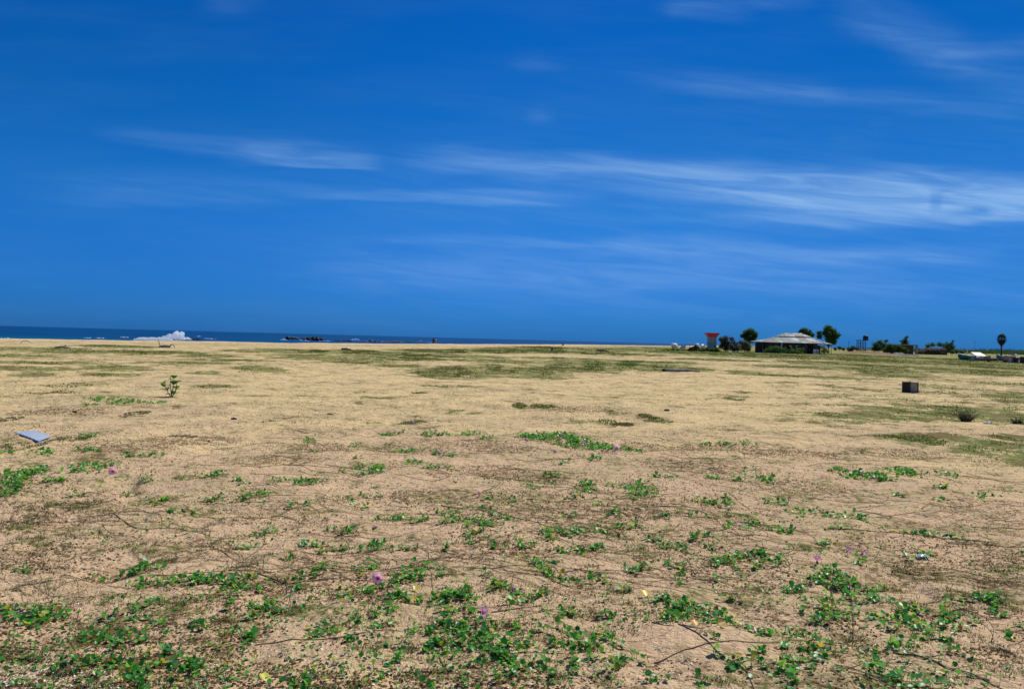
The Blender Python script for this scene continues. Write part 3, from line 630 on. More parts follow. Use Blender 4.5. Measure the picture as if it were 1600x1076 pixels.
# grass
BL_V = [(-.5, 0, 0), (.5, 0, 0), (.3, .12, .6), (-.3, .12, .6), (0, .38, 1)]
BL_F = [[(0, 1, 2, 3)], [(3, 2, 4)]]
gp, gs, gc = [], [], []
def add_blades(x, y, w, h, c): gp.append((x, y)); gs.append((w, h, h)); gc.append(c)
for (px, py, hx, hy) in TUFT:
    x0, y0 = G(px, py + hy * .3); d0 = math.hypot(x0, y0); sc = d0 / FOC; hyd = hy * .8 * d0 * sc / EYE
    n = int(np.clip(hx * sc * hyd * 3.14 * 5200, 150, 900))
    for i in range(n // 7):
        a, q = rng.uniform(0, 6.283), math.sqrt(rng.uniform()) ** .8
        cx, cy = x0 + q * math.cos(a) * hx * sc * 1.15, y0 + q * math.sin(a) * hyd * 1.1
        cb = np.array([(.085, .10, .04), (.11, .115, .05), (.055, .085, .035), (.16, .135, .07)][rng.choice(4, p=[.35, .25, .25, .15])]) * rng.uniform(.7, 1.2)
        for j in range(7): add_blades(cx + rng.normal(0, .012), cy + rng.normal(0, .012), rng.uniform(.0018, .0035) * max(1, d0 / 6), rng.uniform(.012, .038), cb)
for (px, py, hx, hy) in GRASS:
    x0, y0 = G(px, py); d0 = math.hypot(x0, y0); sc = d0 / FOC; hyd = hy * d0 * sc / EYE
    area = 3.14 * hx * sc * hyd
    n = int(np.clip(area * 16000 / max(d0, 6) ** 1.35, 400, 5200))
    a = rng.uniform(0, 6.283, n); q = np.sqrt(rng.uniform(size=n))
    X = x0 + q * np.cos(a) * hx * sc * 1.15; Y = y0 + q * np.sin(a) * hyd * 1.15
    keep = (fbm(X / (.25 + d0 * .012), Y / (.4 + d0 * .03), 91, 3) > .40 + .2 * q)
    hz = .028 + .0005 * d0
    cp = np.array([(.11, .13, .03), (.08, .13, .03), (.15, .15, .04), (.06, .15, .03), (.15, .12, .05)])
    pc = cp[rng.choice(5, p=[.3, .25, .2, .1, .15])]
    for X_, Y_ in zip(X[keep], Y[keep]):
        add_blades(X_, Y_, rng.uniform(.5, 1.2) * (.004 + d0 * .0009), rng.uniform(.4, 1.1) * hz, (pc * .6 + cp[rng.integers(5)] * .4) * rng.uniform(.7, 1.25))
# scattered little dry tufts over the open sand
for i in range(13000):
    px = rng.uniform(-60, 1660); py = 560 + 500 * rng.uniform() ** 1.5
    x, y = G(px, py); d0 = math.hypot(x, y)
    if fbm(np.array([x / 1.6]), np.array([y / 1.6]), 55, 3)[0] < .42: continue
    cb = np.array([(.13, .10, .05), (.09, .075, .035), (.11, .12, .04)][rng.integers(3)]) * rng.uniform(.7, 1.2)
    w = rng.uniform(.02, .07) * (1 + d0 * .02)
    for j in range(6): add_blades(x + rng.normal(0, w), y + rng.normal(0, w * .4), rng.uniform(.003, .006) * max(1, d0 / 7), rng.uniform(.006, .02) * (1 + d0 * .02), cb)
gp = np.array(gp); gs = np.array(gs); n = len(gp)
ok = coast(gp[:, 0], gp[:, 1]) > 4; gp, gs, gc = gp[ok], gs[ok], np.array(gc)[ok]; n = len(gp)
print('blades', n, 'leaves', len(lp))
o = scatter('sparse_grass', BL_V, BL_F, np.c_[gp, hgt(gp[:, 0], gp[:, 1]) - .002], gs, rotm(rng.uniform(0, 6.283, n), rng.normal(-.25, .4, n), rng.normal(0, .45, n)), gc, M_grass)
tag(o, 'low patchy grey green grass growing across the sandy plain', 'grass', kind='stuff')

# litter: dead leaves and bits
CR_V = [(-.5, 0, 0), (0, -.3, .12), (.5, 0, .05), (.1, .35, .2), (-.2, .1, .3)]
CR_F = [[(0, 1, 4), (1, 2, 4), (2, 3, 4), (3, 0, 4)]]
pp, sz = [], []
for i in range(26000):
    px = rng.uniform(-60, 1660); py = 585 + 500 * rng.uniform() ** .9
    x, y = G(px, py); q = fbm(np.array([x / .8]), np.array([y / .8]), 63, 3)[0]
    if q < .49: continue
    for j in range(2):
        pp.append((x + rng.normal(0, .05), y + rng.normal(0, .03))); sz.append(rng.uniform(.006, .024) * (1 + math.hypot(x, y) * .05))
for (px, py, hx, hy) in DRY + VINE[:240]:
    x0, y0 = G(px, py); d0 = math.hypot(x0, y0); sc = d0 / FOC; hyd = hy * d0 * sc / EYE
    n = int(min(700, 25 + hx * sc * hyd * 3.14 * 1300))
    a = rng.uniform(0, 6.283, n); q = np.sqrt(rng.uniform(size=n)) * 1.2
    for X_, Y_ in zip(x0 + q * np.cos(a) * hx * sc, y0 + q * np.sin(a) * hyd): pp.append((X_, Y_)); sz.append(rng.uniform(.006, .022) * max(1, d0 / 8))
pp = np.array(pp); sz = np.array(sz); n = len(pp)
cb = np.array([(.13, .07, .04), (.09, .055, .035), (.20, .12, .06), (.06, .04, .03), (.17, .13, .07), (.22, .10, .04)])
o = scatter('dead_leaf_litter', CR_V, CR_F, np.c_[pp, hgt(pp[:, 0], pp[:, 1])], np.c_[sz, sz * rng.uniform(.4, 1, n), sz * rng.uniform(.5, 1.2, n)], rotm(rng.uniform(0, 6.28, n), rng.normal(0, .3, n), rng.normal(0, .3, n)), cb[rng.integers(0, 6, n)] * rng.uniform(.7, 1.3, (n, 1)), M_litter)
tag(o, 'brown dead leaves and bits strewn over the sand', 'leaf litter', kind='stuff')
# shells
pp = []; 
for i in range(2600): pp.append(G(rng.uniform(-60, 1660), 740 + 340 * rng.uniform() ** .75))
for i in range(900): pp.append(G(rng.normal(60, 75), rng.normal(1055, 22)))
for (px, py, sp_x) in [(215, 965, 40), (330, 870, 30), (650, 880, 50), (1100, 960, 60), (480, 1020, 50), (740, 860, 50), (1240, 930, 40)]:
    for i in range(60): pp.append(G(px + rng.normal(0, sp_x), py + rng.normal(0, sp_x * .4)))
pp = np.array([q for q in pp if q[1] > 0 and q[1] < 30]); n = len(pp); sz = rng.uniform(.0035, .011, n) * (1 + (rng.uniform(size=n) < .06) * .9)
o = scatter('shell_fragments', CR_V, CR_F, np.c_[pp, hgt(pp[:, 0], pp[:, 1]) + .001], np.c_[sz, sz, sz * .8], rotm(rng.uniform(0, 6.28, n), rng.normal(0, .4, n), rng.normal(0, .4, n)), np.ones((n, 3)), M_shell)
tag(o, 'tiny white shell fragments scattered on the sand', 'shells', kind='stuff')
#PART2
# ------------------------------------------------------------------ foliage builders
def crown(name, lobes, n, leaf, cols, parent, seed=0, flat=.8, up_=.3):
    """many small leaf faces filling a set of uneven lobes (x,y,z,r), parent space"""
    n = int(n * 1.7); leaf = leaf * 1.15; r_ = np.random.default_rng(seed); L = np.array(lobes, float); L[:, 3] *= 1.06; w = L[:, 3] ** 2.2; w /= w.sum()
    k = r_.choice(len(L), n, p=w); d = r_.normal(size=(n, 3)); d /= np.linalg.norm(d, axis=1)[:, None]
    q = r_.uniform(size=n) ** .42
    lump = 1 + .22 * np.sin(d[:, 0] * 5 + k * 2) * np.sin(d[:, 2] * 6 + k) + .14 * np.sin(d[:, 0] * 11 - k * 3) * np.cos(d[:, 2] * 12 + k) + r_.normal(0, .17, n)
    P3 = L[k, :3] + d * (L[k, 3] * q * lump)[:, None] * np.array([1, 1, flat])
    # twiggy clumps: pull leaves toward random attractors so gaps open
    at = P3[r_.choice(n, max(8, n // 28))]; j = r_.integers(0, len(at), n)
    near_ = np.array([at[(np.sum((at - p) ** 2, axis=1)).argmin()] for p in P3]) if n < 9000 else at[j]
    P3 = P3 * .72 + near_ * .28 + r_.normal(0, leaf * .5, (n, 3))
    cc = np.array(cols)[r_.integers(0, len(cols), n)] * r_.uniform(.65, 1.3, (n, 1))
    S = leaf * r_.uniform(.6, 1.5, n)
    tv = [(-.5, 0, 0), (0, -.28, .05), (.5, 0, 0), (0, .28, .05)]
    v = np.einsum('nij,nkj->nki', rotm(r_.uniform(0, 6.28, n), r_.normal(0, .8, n), r_.normal(0, .8, n)), np.array(tv)[None] * S[:, None, None]) + P3[:, None, :]
    f = (np.array([(0, 1, 2, 3)])[None] + (np.arange(n) * 4)[:, None, None]).reshape(-1, 4)
    return mesh_np(name, v.reshape(-1, 3), f, M_tree, parent, colr=np.repeat(cc, 4, axis=0))
M_bark = simple('bark', (.12, .095, .07), (.05, .04, .032), 3, .9, .6, 12)
M_bark2 = simple('dry wood', (.40, .34, .25), (.24, .19, .13), 4, .9, .6, 20)
DARKG = [(.05, .11, .03), (.075, .15, .04), (.035, .075, .028), (.10, .18, .05)]
OLIVE = [(.10, .12, .035), (.13, .14, .05), (.07, .095, .03), (.16, .12, .06)]
BLUEG = [(.07, .15, .06), (.10, .18, .08), (.05, .11, .055)]
def limbs(lobes, base, rt_, seed):
    r_ = random.Random(seed); b = MB()
    cx = sum(l[0] for l in lobes) / len(lobes); zt = max(l[2] for l in lobes)
    fork = Vector((base[0] + (cx - base[0]) * .5, base[1], base[2] + (min(l[2] for l in lobes) - base[2]) * .55))
    b.tube([base, (base[0] + r_.uniform(-.1, .1), base[1], (base[2] + fork.z) / 2), fork], [rt_, rt_ * .8, rt_ * .7], 7)
    for l in lobes:
        e = Vector(l[:3]); mid = fork.lerp(e, .5) + Vector((r_.uniform(-.3, .3), r_.uniform(-.3, .3), r_.uniform(0, .3)))
        b.tube([fork, mid, e], [rt_ * .55, rt_ * .38, rt_ * .16], 6)
        for k in range(3):
            d = Vector((r_.uniform(-1, 1), r_.uniform(-1, 1), r_.uniform(-.1, 1))).normalized() * l[3] * .8
            b.tube([mid.lerp(e, .6), mid.lerp(e, .6) + d], [rt_ * .2, rt_ * .06], 5)
    return b
def plant(name, lab, cat, px, dist, lobes_px, n, leaf, cols, seed, trunk=.12, group=None, flat=.85, bx=None, thick=1.0):
    """lobes_px: (photo column, photo row, radius in photo px, depth shift m)"""
    sc = dist / FOC; X = PX(px, dist); t_ = empty(name, (X, dist, H1(X, dist)), 0)
    tag(t_, lab, cat, group)
    lob = [((a - px) * sc, dz, EYE + (HY(a) - b_) * sc - t_.location.z, max(r_ * sc, .1)) for (a, b_, r_, dz) in lobes_px]
    limbs(lob, (0 if bx is None else (bx - px) * sc, 0, -.1), trunk, seed).build('trunk' if cat in ('tree',) else 'stem', M_bark, t_)
    crown('crown' if cat == 'tree' else 'foliage', lob, n, leaf, cols, t_, seed, flat)
    return t_
plant('tree', 'dark round crowned tree standing left of the tin roofed house', 'tree', 1169, 205, [(1172, 518.5, 6.5, 0), (1166, 521, 5, .5), (1178, 522, 4.5, -.4), (1160, 524.5, 3.6, 0), (1168, 528, 6, .6), (1175, 530, 6, 0), (1181, 526, 2.5, 0)], 3000, .26, DARKG, 1, .16)
plant('tree', 'low dark tree rising just behind the tin roof ridge', 'tree', 1257, 222, [(1256, 517, 6, 0), (1263, 520, 6, .5), (1250, 519, 3.6, 0), (1268, 524, 4.5, 0), (1258, 526, 8, 1)], 2400, .27, DARKG, 2, .15)
plant('tree', 'largest dark bushy tree behind the right end of the tin roofed house', 'tree', 1294, 214, [(1293, 514, 6.5, 0), (1300, 519, 7.5, .5), (1290, 521, 7, -.5), (1304, 525, 6.5, 0), (1279.5, 520, 3.8, 0), (1281, 526, 4, .5), (1297, 530, 7, 0), (1303, 534, 5, .6), (1310, 523, 2.5, 0)], 4600, .27, DARKG, 3, .2)
plant('shrub', 'brownish green leggy shrub beside the red topped kiosk', 'shrub', 1134, 172, [(1126, 530, 4, 0), (1134, 529, 5, .3), (1143, 530, 4, 0), (1131, 535, 5, 0), (1139, 537, 5, .4), (1127, 541, 4.5, 0), (1135, 543, 6, 0)], 2100, .2, [(.09, .08, .03), (.06, .075, .025), (.13, .10, .05), (.04, .05, .025)], 4, .07)
plant('shrub', 'purplish grey tangled shrub low in front of the round crowned tree', 'shrub', 1148, 168, [(1146, 535, 4, 0), (1151, 538, 4.5, .3), (1143, 542, 5, 0), (1152, 544, 6, 0), (1147, 546, 5, .4)], 1300, .17, [(.10, .09, .11), (.05, .05, .06), (.15, .13, .15), (.03, .04, .03)], 5, .06)
plant('shrub', 'olive green shrub under the round crowned tree', 'shrub', 1163, 170, [(1158, 535, 4.5, 0), (1165, 537, 5, .3), (1170, 541, 4.5, 0), (1161, 543, 6, 0), (1169, 546, 4.5, 0)], 1700, .18, OLIVE, 6, .07)
plant('shrub', 'wide blue green mounded bush in front of the tin roofed house', 'shrub', 1212, 168, [(1200, 548, 5.5, 0), (1208, 546, 6, .3), (1216, 545, 6, 0), (1224, 547, 5.5, .3), (1231, 550, 4.5, 0), (1213, 551, 7, -.3)], 2600, .15, BLUEG + [(.05, .11, .03)], 7, .06)
plant('shrub', 'bright green low bush at the middle of the house front', 'shrub', 1240, 170, [(1233, 551, 4, 0), (1240, 550, 4.2, 0), (1248, 551.5, 4, 0), (1256, 553, 3, .2), (1226, 553, 3, 0)], 1500, .15, [(.06, .17, .03), (.08, .2, .035), (.04, .12, .03)], 8, .05)
plant('sapling', 'thin pale leaved sapling standing left before the dark house wall', 'sapling', 1237, 168, [(1235, 541, 1.4, 0), (1237, 544, 1.5, 0), (1238, 547, 1.8, 0)], 150, .13, [(.20, .24, .17), (.14, .18, .11)], 9, .03, 'saplings before the house wall')
plant('sapling', 'thin pale leaved sapling standing near the middle of the dark house wall', 'sapling', 1246, 168, [(1244.5, 541, 1.5, 0), (1245, 544.5, 1.6, 0), (1247, 548, 1.8, 0)], 170, .13, [(.24, .26, .2), (.14, .18, .11)], 10, .03, 'saplings before the house wall')
plant('sapling', 'wider olive sapling right of the other two before the house wall', 'sapling', 1253, 168, [(1250, 546, 2.4, 0), (1255, 545, 2.2, 0), (1253, 549, 3, 0)], 300, .13, [(.16, .20, .08), (.10, .14, .05)], 11, .03, 'saplings before the house wall')
plant('shrub', 'pale yellow green shrub beside the white panels at the house corner', 'shrub', 1288, 172, [(1285, 542, 2.5, 0), (1289, 545, 3.2, 0), (1293, 549, 3.4, 0), (1286, 549, 3, 0)], 800, .15, [(.22, .26, .10), (.12, .18, .06), (.30, .30, .16)], 12, .04)
plant('shrub', 'large dark green bush left of the low concrete ruin', 'shrub', 1374, 268, [(1368, 538, 5, 0), (1376, 535, 5, .5), (1384, 532.5, 3, 0), (1371, 544, 6, 0), (1382, 541, 6, .5), (1388, 545, 5, 0), (1366, 545, 4, 0)], 2600, .27, BLUEG + DARKG[:2], 13, .1)
plant('shrub', 'low yellow tinged green hedge in front of the concrete ruin', 'shrub', 1401, 262, [(1390, 541, 4.5, 0), (1398, 542, 4.5, .5), (1405, 543.5, 4.5, 0), (1412, 545.5, 4, 0), (1394, 547, 5, 0), (1404, 548, 4.5, 0), (1417, 548, 3, 0), (1385, 547, 5, 0)], 3000, .25, [(.07, .13, .03), (.12, .14, .03), (.05, .10, .035)], 14, .08)
plant('tree', 'slender wind leaning tree behind the concrete ruin', 'tree', 1413, 285, [(1415, 528, 2.6, 0), (1417.5, 525.5, 1.8, 0), (1413, 532, 4, 0), (1416, 536, 5, .5), (1408, 533, 2, 0), (1411, 539, 4, 0)], 1100, .28, BLUEG, 15, .1)
plant('shrub', 'bluish green scrub behind the dark thatched shed', 'shrub', 1462, 330, [(1450, 540, 4, 0), (1459, 538.5, 4, 1), (1468, 538, 4.5, 0), (1476, 539.5, 4.5, 0), (1480, 545, 6, 0)], 2000, .3, BLUEG, 16, .1)
plant('tree', 'narrow twin topped tree right of the dark thatched shed', 'tree', 1486, 322, [(1488, 533, 2, 0), (1486, 537, 3, 0), (1479, 535, 1.5, 0), (1481, 540, 4, .5), (1488, 542, 4, 0), (1484, 547, 5, 0)], 1300, .3, BLUEG, 17, .1)
plant('shrub', 'small green scrub left of the water tank stand', 'shrub', 1332, 320, [(1326, 545, 3, 0), (1333, 543, 3.8, 0), (1339, 545, 3, .5), (1330, 547, 4, 0)], 1000, .3, BLUEG + OLIVE[:1], 18, .08)
plant('shrub', 'distant bluish scrub just right of the tin roofed house', 'shrub', 1311, 400, [(1305, 545, 2, 0), (1312, 543.5, 2.2, 0), (1319, 545.5, 2, 1)], 600, .4, BLUEG, 19, .1)
plant('shrub', 'dull green scrub between the leaning tree and the thatched shed', 'shrub', 1436, 300, [(1432, 549, 3, 0), (1438, 548, 3, .5), (1443, 549.5, 3, 0)], 700, .28, DARKG, 20, .08)
plant('shrub', 'yellowish scrub between the thatched shed and the beached boats', 'shrub', 1494, 290, [(1488, 550, 3.4, 0), (1496, 549, 3.2, .5), (1503, 550.5, 3, 0)], 900, .28, OLIVE + [(.08, .14, .04)], 21, .08)
# distant woodland edge along the flat coast
lob = []; r_ = random.Random(3)
for i in range(230):
    px = 1300 + i * 1.75 + r_.uniform(-1, 1); dd = r_.uniform(520, 900); sc = dd / FOC
    hh = (3.8 + 1.6 * math.sin(px * .05) + 1.2 * math.sin(px * .17) + r_.uniform(-.8, .8) + (3 if px > 1530 else 0)) * sc
    lob.append((PX(px, dd), dd, hh * .35, max(.8, hh * .75)))
wd = crown('far_woodland', lob, 14000, .9, [(.035, .075, .045), (.045, .085, .05), (.03, .06, .04), (.06, .085, .045)], None, 77, .8); tag(wd, 'low dark woodland edge far away along the flat horizon', 'woodland', kind='stuff')

# tall fan palm
dist = 262; sc = dist / FOC; X = PX(1564.5, dist)
pl = empty('fan_palm', (X, dist, H1(X, dist))); tag(pl, 'lone dark fan palm with a full drooping crown at the right', 'palm')
def zr(px, py, d_): return EYE + (HY(px) - py) * d_ / FOC
b = MB(); zt = zr(1564, 528, dist); b.tube([(0, 0, -.1), (.06, 0, zt * .3), (-.05, 0, zt * .7), (0, 0, zt)], [.30, .24, .20, .2], 9); b.build('trunk', M_bark, pl, True)
r_ = np.random.default_rng(5); V_, F_, C_ = [], [], []; nb = 0
ztop, zlow = zr(1564, 518, dist), zr(1564, 541, dist)
for i in range(64):
    q = i / 63; az = i * 2.4; el = 1.35 - 2.65 * q; L_ = (1.65 if q < .75 else 1.9) * (1 - .25 * abs(q - .4)); cz = zt + .15 - .9 * q
    ax = np.array([math.cos(az) * math.cos(el), math.sin(az) * math.cos(el), math.sin(el)]); c0 = np.array([0, 0, cz]); hub = c0 + ax * L_ * .55
    side = np.cross(ax, [0, 0, 1]); side /= np.linalg.norm(side) + 1e-6; upv = np.cross(side, ax)
    cc = np.array((.05, .065, .03) if q < .6 else (.085, .065, .04)) * r_.uniform(.6, 1.2)
    p0 = [c0 - side * .03, c0 + side * .03, hub]; V_ += p0; F_.append((nb, nb + 1, nb + 2)); C_ += [cc] * 3; nb += 3
    for k in range(15):
        a = (k / 14 - .5) * 3.6; d_ = ax * math.cos(a) + side * math.sin(a) + upv * r_.normal(0, .12); d_[2] -= .18
        ll = (.95 - .2 * abs(a) / 1.8) * r_.uniform(.85, 1.15) * (.95 if q < .7 else .7); w_ = np.cross(d_, upv) * .10
        m1 = hub + d_ * ll * .55; V_ += [hub, m1 + w_, hub + d_ * ll + np.array([0, 0, -.08]), m1 - w_]; F_.append((nb, nb + 1, nb + 2, nb + 3)); C_ += [cc] * 4; nb += 4
tri = [f for f in F_ if len(f) == 3]; qd = [f for f in F_ if len(f) == 4]
mesh_np('crown', np.array(V_), [np.array(tri), np.array(qd)], M_tree, pl, colr=np.array(C_))
b = MB()
for i in range(26):
    az = i * 2.4; z0 = zt - .7 - .05 * i % 1; L_ = r_.uniform(.8, 1.7); w = .22 + .2 * r_.uniform()
    b.tube([(math.cos(az) * .18, math.sin(az) * .18, z0), (math.cos(az) * w * 1.5, math.sin(az) * w * 1.5, z0 - L_ * .4), (math.cos(az) * w, math.sin(az) * w, z0 - L_)], [.06, .1, .02], 5)
b.build('dead_fronds', M_bark, pl)

# ------------------------------------------------------------------ buildings
def sheetmat(name, cols_, rust=.35):
    m_, t, b = mat(name); tcn = N(t, 'ShaderNodeTexCoord'); v = tcn.outputs['Object']
    mp = N(t, 'ShaderNodeMapping'); mp.inputs['Scale'].default_value = (1.1, .0, .0); t.links.new(v, mp.inputs[0])
    sp = N(t, 'ShaderNodeSeparateXYZ'); t.links.new(v, sp.inputs[0])
    cell = mth(t, 'FLOOR', mth(t, 'MULTIPLY', mth(t, 'ADD', sp.outputs[0], mth(t, 'MULTIPLY', sp.outputs[1], .35)), .95))
    row = mth(t, 'FLOOR', mth(t, 'MULTIPLY', sp.outputs[2], .7))
    wn = N(t, 'ShaderNodeTexWhiteNoise'); wn.noise_dimensions = '2D'; cb_ = N(t, 'ShaderNodeCombineXYZ'); t.links.new(cell, cb_.inputs[0]); t.links.new(row, cb_.inputs[1]); t.links.new(cb_.outputs[0], wn.inputs[0])
    rp = N(t, 'ShaderNodeValToRGB'); rp.color_ramp.interpolation = 'CONSTANT'; t.links.new(wn.outputs[0], rp.inputs[0]); cr = rp.color_ramp
    cr.elements[0].color = (*cols_[0], 1); cr.elements[1].position = 1 / len(cols_); cr.elements[1].color = (*cols_[1], 1)
    for i, cc in enumerate(cols_[2:]): e = cr.elements.new((i + 2) / len(cols_)); e.color = (*cc, 1)
    c = mixc(t, sstep(t, noise(t, .8, 5, v, .7), .5, .66, 0, rust * 2), rp.outputs[0], (.22, .11, .07))
    t.links.new(c, b.inputs['Base Color']); b.inputs['Roughness'].default_value = .65; b.inputs['Metallic'].default_value = .1
    wv = mth(t, 'SINE', mth(t, 'MULTIPLY', sp.outputs[0], 60)); bp = N(t, 'ShaderNodeBump'); bp.inputs['Distance'].default_value = .02
    t.links.new(wv, bp.inputs['Height']); t.links.new(bp.outputs[0], b.inputs['Normal']); return m_
M_roof = sheetmat('tin roof', [(.36, .44, .42), (.22, .29, .28), (.50, .54, .53), (.30, .27, .25), (.26, .36, .33), (.56, .58, .58)], .42)
M_ply = simple('dark weathered board', (.075, .06, .055), (.035, .032, .035), 1.2, .85, .4, 8)
M_post = simple('wood post', (.16, .13, .11), (.08, .065, .055), 3, .85, .5, 20)
M_black = simple('dark opening', (.012, .012, .014), (.008, .008, .01), 3, .9)
M_white = simple('white paint', (.78, .80, .80), (.62, .66, .68), 1.5, .5)
dist = 182; sc = dist / FOC; X = PX(1236, dist)
hs = empty('tin_roofed_house', (X, dist, H1(X, dist))); tag(hs, 'wide low house of dark boards under a patched grey tin hip roof', 'house')
hx = lambda px: (px - 1236) * sc
def hz(py, px=1236): return zr(px, py, dist) - hs.location.z
ze = 2.42; ze2 = 2.42
D = 7.5
# lower skirt roof: eaves rectangle to a smaller rectangle, then a step and the upper hip roof to the ridge
def frus(b, ax0, ax1, ay0, ay1, z0, bx0, bx1, by0, by1, z1, th=.05):
    b.add([(ax0, ay0, z0), (ax1, ay0, z0), (ax1, ay1, z0), (ax0, ay1, z0), (bx0, by0, z1), (bx1, by0, z1), (bx1, by1, z1), (bx0, by1, z1)],
          [(0, 1, 5, 4), (1, 2, 6, 5), (2, 3, 7, 6), (3, 0, 4, 7)])
    b.add([(ax0, ay0, z0 - th), (ax1, ay0, z0 - th), (ax1, ay1, z0 - th), (ax0, ay1, z0 - th), (ax0, ay0, z0), (ax1, ay0, z0), (ax1, ay1, z0), (ax0, ay1, z0)],
          [(0, 4, 5, 1), (1, 5, 6, 2), (2, 6, 7, 3), (3, 7, 4, 0), (0, 1, 2, 3)])
b = MB(); frus(b, hx(1183), hx(1280), -D / 2, D / 2, ze, hx(1214), hx(1263), -1.2, 1.2, 3.75); rf = b.build('roof', M_roof, hs)
b = MB(); frus(b, hx(1212.5), hx(1264.5), -1.35, 1.35, 3.86, hx(1227), hx(1252), -.15, .15, 4.62); b.add([(hx(1227), -.15, 4.62), (hx(1252), -.15, 4.62), (hx(1252), .15, 4.62), (hx(1227), .15, 4.62)], [(0, 1, 2, 3)])
b.build('upper_roof', M_roof, rf)
b = MB(); b.tube([(hx(1226.5), 0, 4.66), (hx(1252.5), 0, 4.66)], .1, 6)
for sx, ex in ((1183, 1214), (1280, 1263)):
    c__ = MB(); c__.tube([(hx(sx), -D / 2, ze + .04), (hx(ex), -1.2, 3.79)], .07, 5); c__.build('hip_cap', M_white, rf)
b.build('ridge_cap', M_white, rf)
b = MB(); frus(b, hx(1262), hx(1298), -1.2, 5.0, 2.35, hx(1266), hx(1275), 1.0, 2.8, 3.35); b.add([(hx(1266), 1.0, 3.35), (hx(1275), 1.0, 3.35), (hx(1275), 2.8, 3.35), (hx(1266), 2.8, 3.35)], [(0, 1, 2, 3)]); b.build('side_roof', M_roof, hs)
b = MB(); frus(b, hx(1178), hx(1196), -1.5, 3.2, 2.5, hx(1189), hx(1196), 0, 2, 2.95); b.build('left_porch_roof', M_roof, hs)
b = MB(); b.box(hx(1190), hx(1270), -D / 2 + .9, D / 2 - .9, -.1, 2.5); b.build('wall', M_ply, hs)
yw = -D / 2 + .9
for a, c_ in ((1196, 1203), (1207, 1213), (1222, 1229)):
    w = MB(); w.box(hx(a), hx(c_), yw - .06, yw + .02, 1.0, 1.9); w.box(hx(a) + .08, hx(c_) - .08, yw - .08, yw - .055, 1.08, 1.82); wo_ = w.build('window', M_post, hs)
    w = MB(); w.box(hx(a) + .1, hx(c_) - .1, yw - .1, yw - .085, 1.1, 1.8); w.build('pane', M_black, wo_)
w = MB(); w.box(hx(1256), hx(1262), yw - .05, yw + .02, 0, 2.05); w.box(hx(1256) - .08, hx(1256), yw - .07, yw + .02, 0, 2.1); w.box(hx(1262), hx(1262) + .08, yw - .07, yw + .02, 0, 2.1)
dr = w.build('door', M_black, hs); w = MB(); w.box(hx(1257), hx(1257) + .05, yw - .12, yw - .05, .95, 1.1); w.build('handle', M_white, dr)
for a in (1184, 1196.5, 1213, 1232, 1250, 1266, 1279):
    w = MB(); w.tube([(hx(a), -D / 2 + .12, -.1), (hx(a), -D / 2 + .12, ze - .02)], .07 if a != 1213 else .1, 7); w.build('post', M_post if a != 1213 else M_white, hs)
for a, y_ in ((1296, -1), (1296, 4.7), (1284, -1)):
    w = MB(); w.tube([(hx(a), y_, -.1), (hx(a), y_, 2.33)], .06, 7); w.build('post', M_post, hs)
w = MB(); w.box(hx(1270) + .01, hx(1280), -.9, 4, -.1, 2.0); w.build('side_wall', M_ply, hs)
w = MB(); w.box(hx(1186), hx(1190) - .01, -2.2, 3, -.1, 2.3); w.build('side_wall', M_black, hs)
for k, (a, c_, z_, mm, lab) in enumerate([(1271, 1275.2, 1.05, 'w', 'narrow white board leaning at the house corner, left of the blue one'), (1275.8, 1280, 1.1, 'b', 'pale blue board standing at the house corner')]):
    e = empty('board', (PX(a, 176), 176, 0)); tag(e, lab, 'board', 'boards leaning at the house corner')
    w = MB(); wd_ = (c_ - a) * 176 / FOC; w.box(0, wd_, 0, .05, 0, z_, 0, .01); w.build('panel', M_white if mm == 'w' else simple('blue board', (.38, .52, .60), (.3, .42, .5)), e)
    w = MB(); w.box(.04, wd_ - .04, -.03, -.002, z_ * .45, z_ * .55); w.build('batten', M_post, e)
o = rock_mb(.35, .3, .28, 9).build('rock', M_rock); o.location = (PX(1193.5, 165), 165, 0); tag(o, 'small dark rock on the grass in front of the house left corner', 'rock')

# kiosk with red flared top
dist = 180; sc = dist / FOC; X = PX(1112, dist); M_red = simple('red paint', (.80, .05, .06), (.62, .035, .05), 2, .5); M_brick = simple('pinkish wall', (.44, .30, .29), (.34, .25, .26), 1.5, .8); M_bluegrey = simple('blue grey wall', (.17, .34, .48), (.13, .27, .40), 1.5, .8)
k_ = empty('lookout_kiosk', (X, dist, H1(X, dist))); tag(k_, 'small square lookout kiosk with a flared red top on a grey base', 'kiosk')
kx = lambda px: (px - 1112) * sc
zb, z2, z3 = zr(1112, 536, dist), zr(1112, 526, dist), zr(1112, 521, dist)
b = MB(); b.box(kx(1106), kx(1118), -.9, .9, 0, zb - .06); b.box(kx(1105.3), kx(1118.7), -1, 1, zb - .06, zb + .04); b.build('base', M_bluegrey, k_)
b = MB(); b.box(kx(1106.2), kx(1118), -.85, .85, zb + .04, z2); b.build('wall', M_brick, k_)
b = MB(); w0, w1_ = kx(1119), kx(1121.8)
b.box(-w0, w0, -w0, w0, z2, z2 + .1)
b.add([(-w0, -w0, z2 + .1), (w0, -w0, z2 + .1), (w0, w0, z2 + .1), (-w0, w0, z2 + .1), (-w1_, -w1_, z3), (w1_, -w1_, z3), (w1_, w1_, z3), (-w1_, w1_, z3)], [(0, 1, 5, 4), (1, 2, 6, 5), (2, 3, 7, 6), (3, 0, 4, 7), (4, 5, 6, 7)])
b.box(-w1_ - .03, w1_ + .03, -w1_ - .03, w1_ + .03, z3 + .003, z3 + .12); b.build('roof', M_red, k_)
b = MB()
for i in range(6): b.box(kx(1108), kx(1113), -.885, -.855, zb + .25 + i * .14, zb + .33 + i * .14)
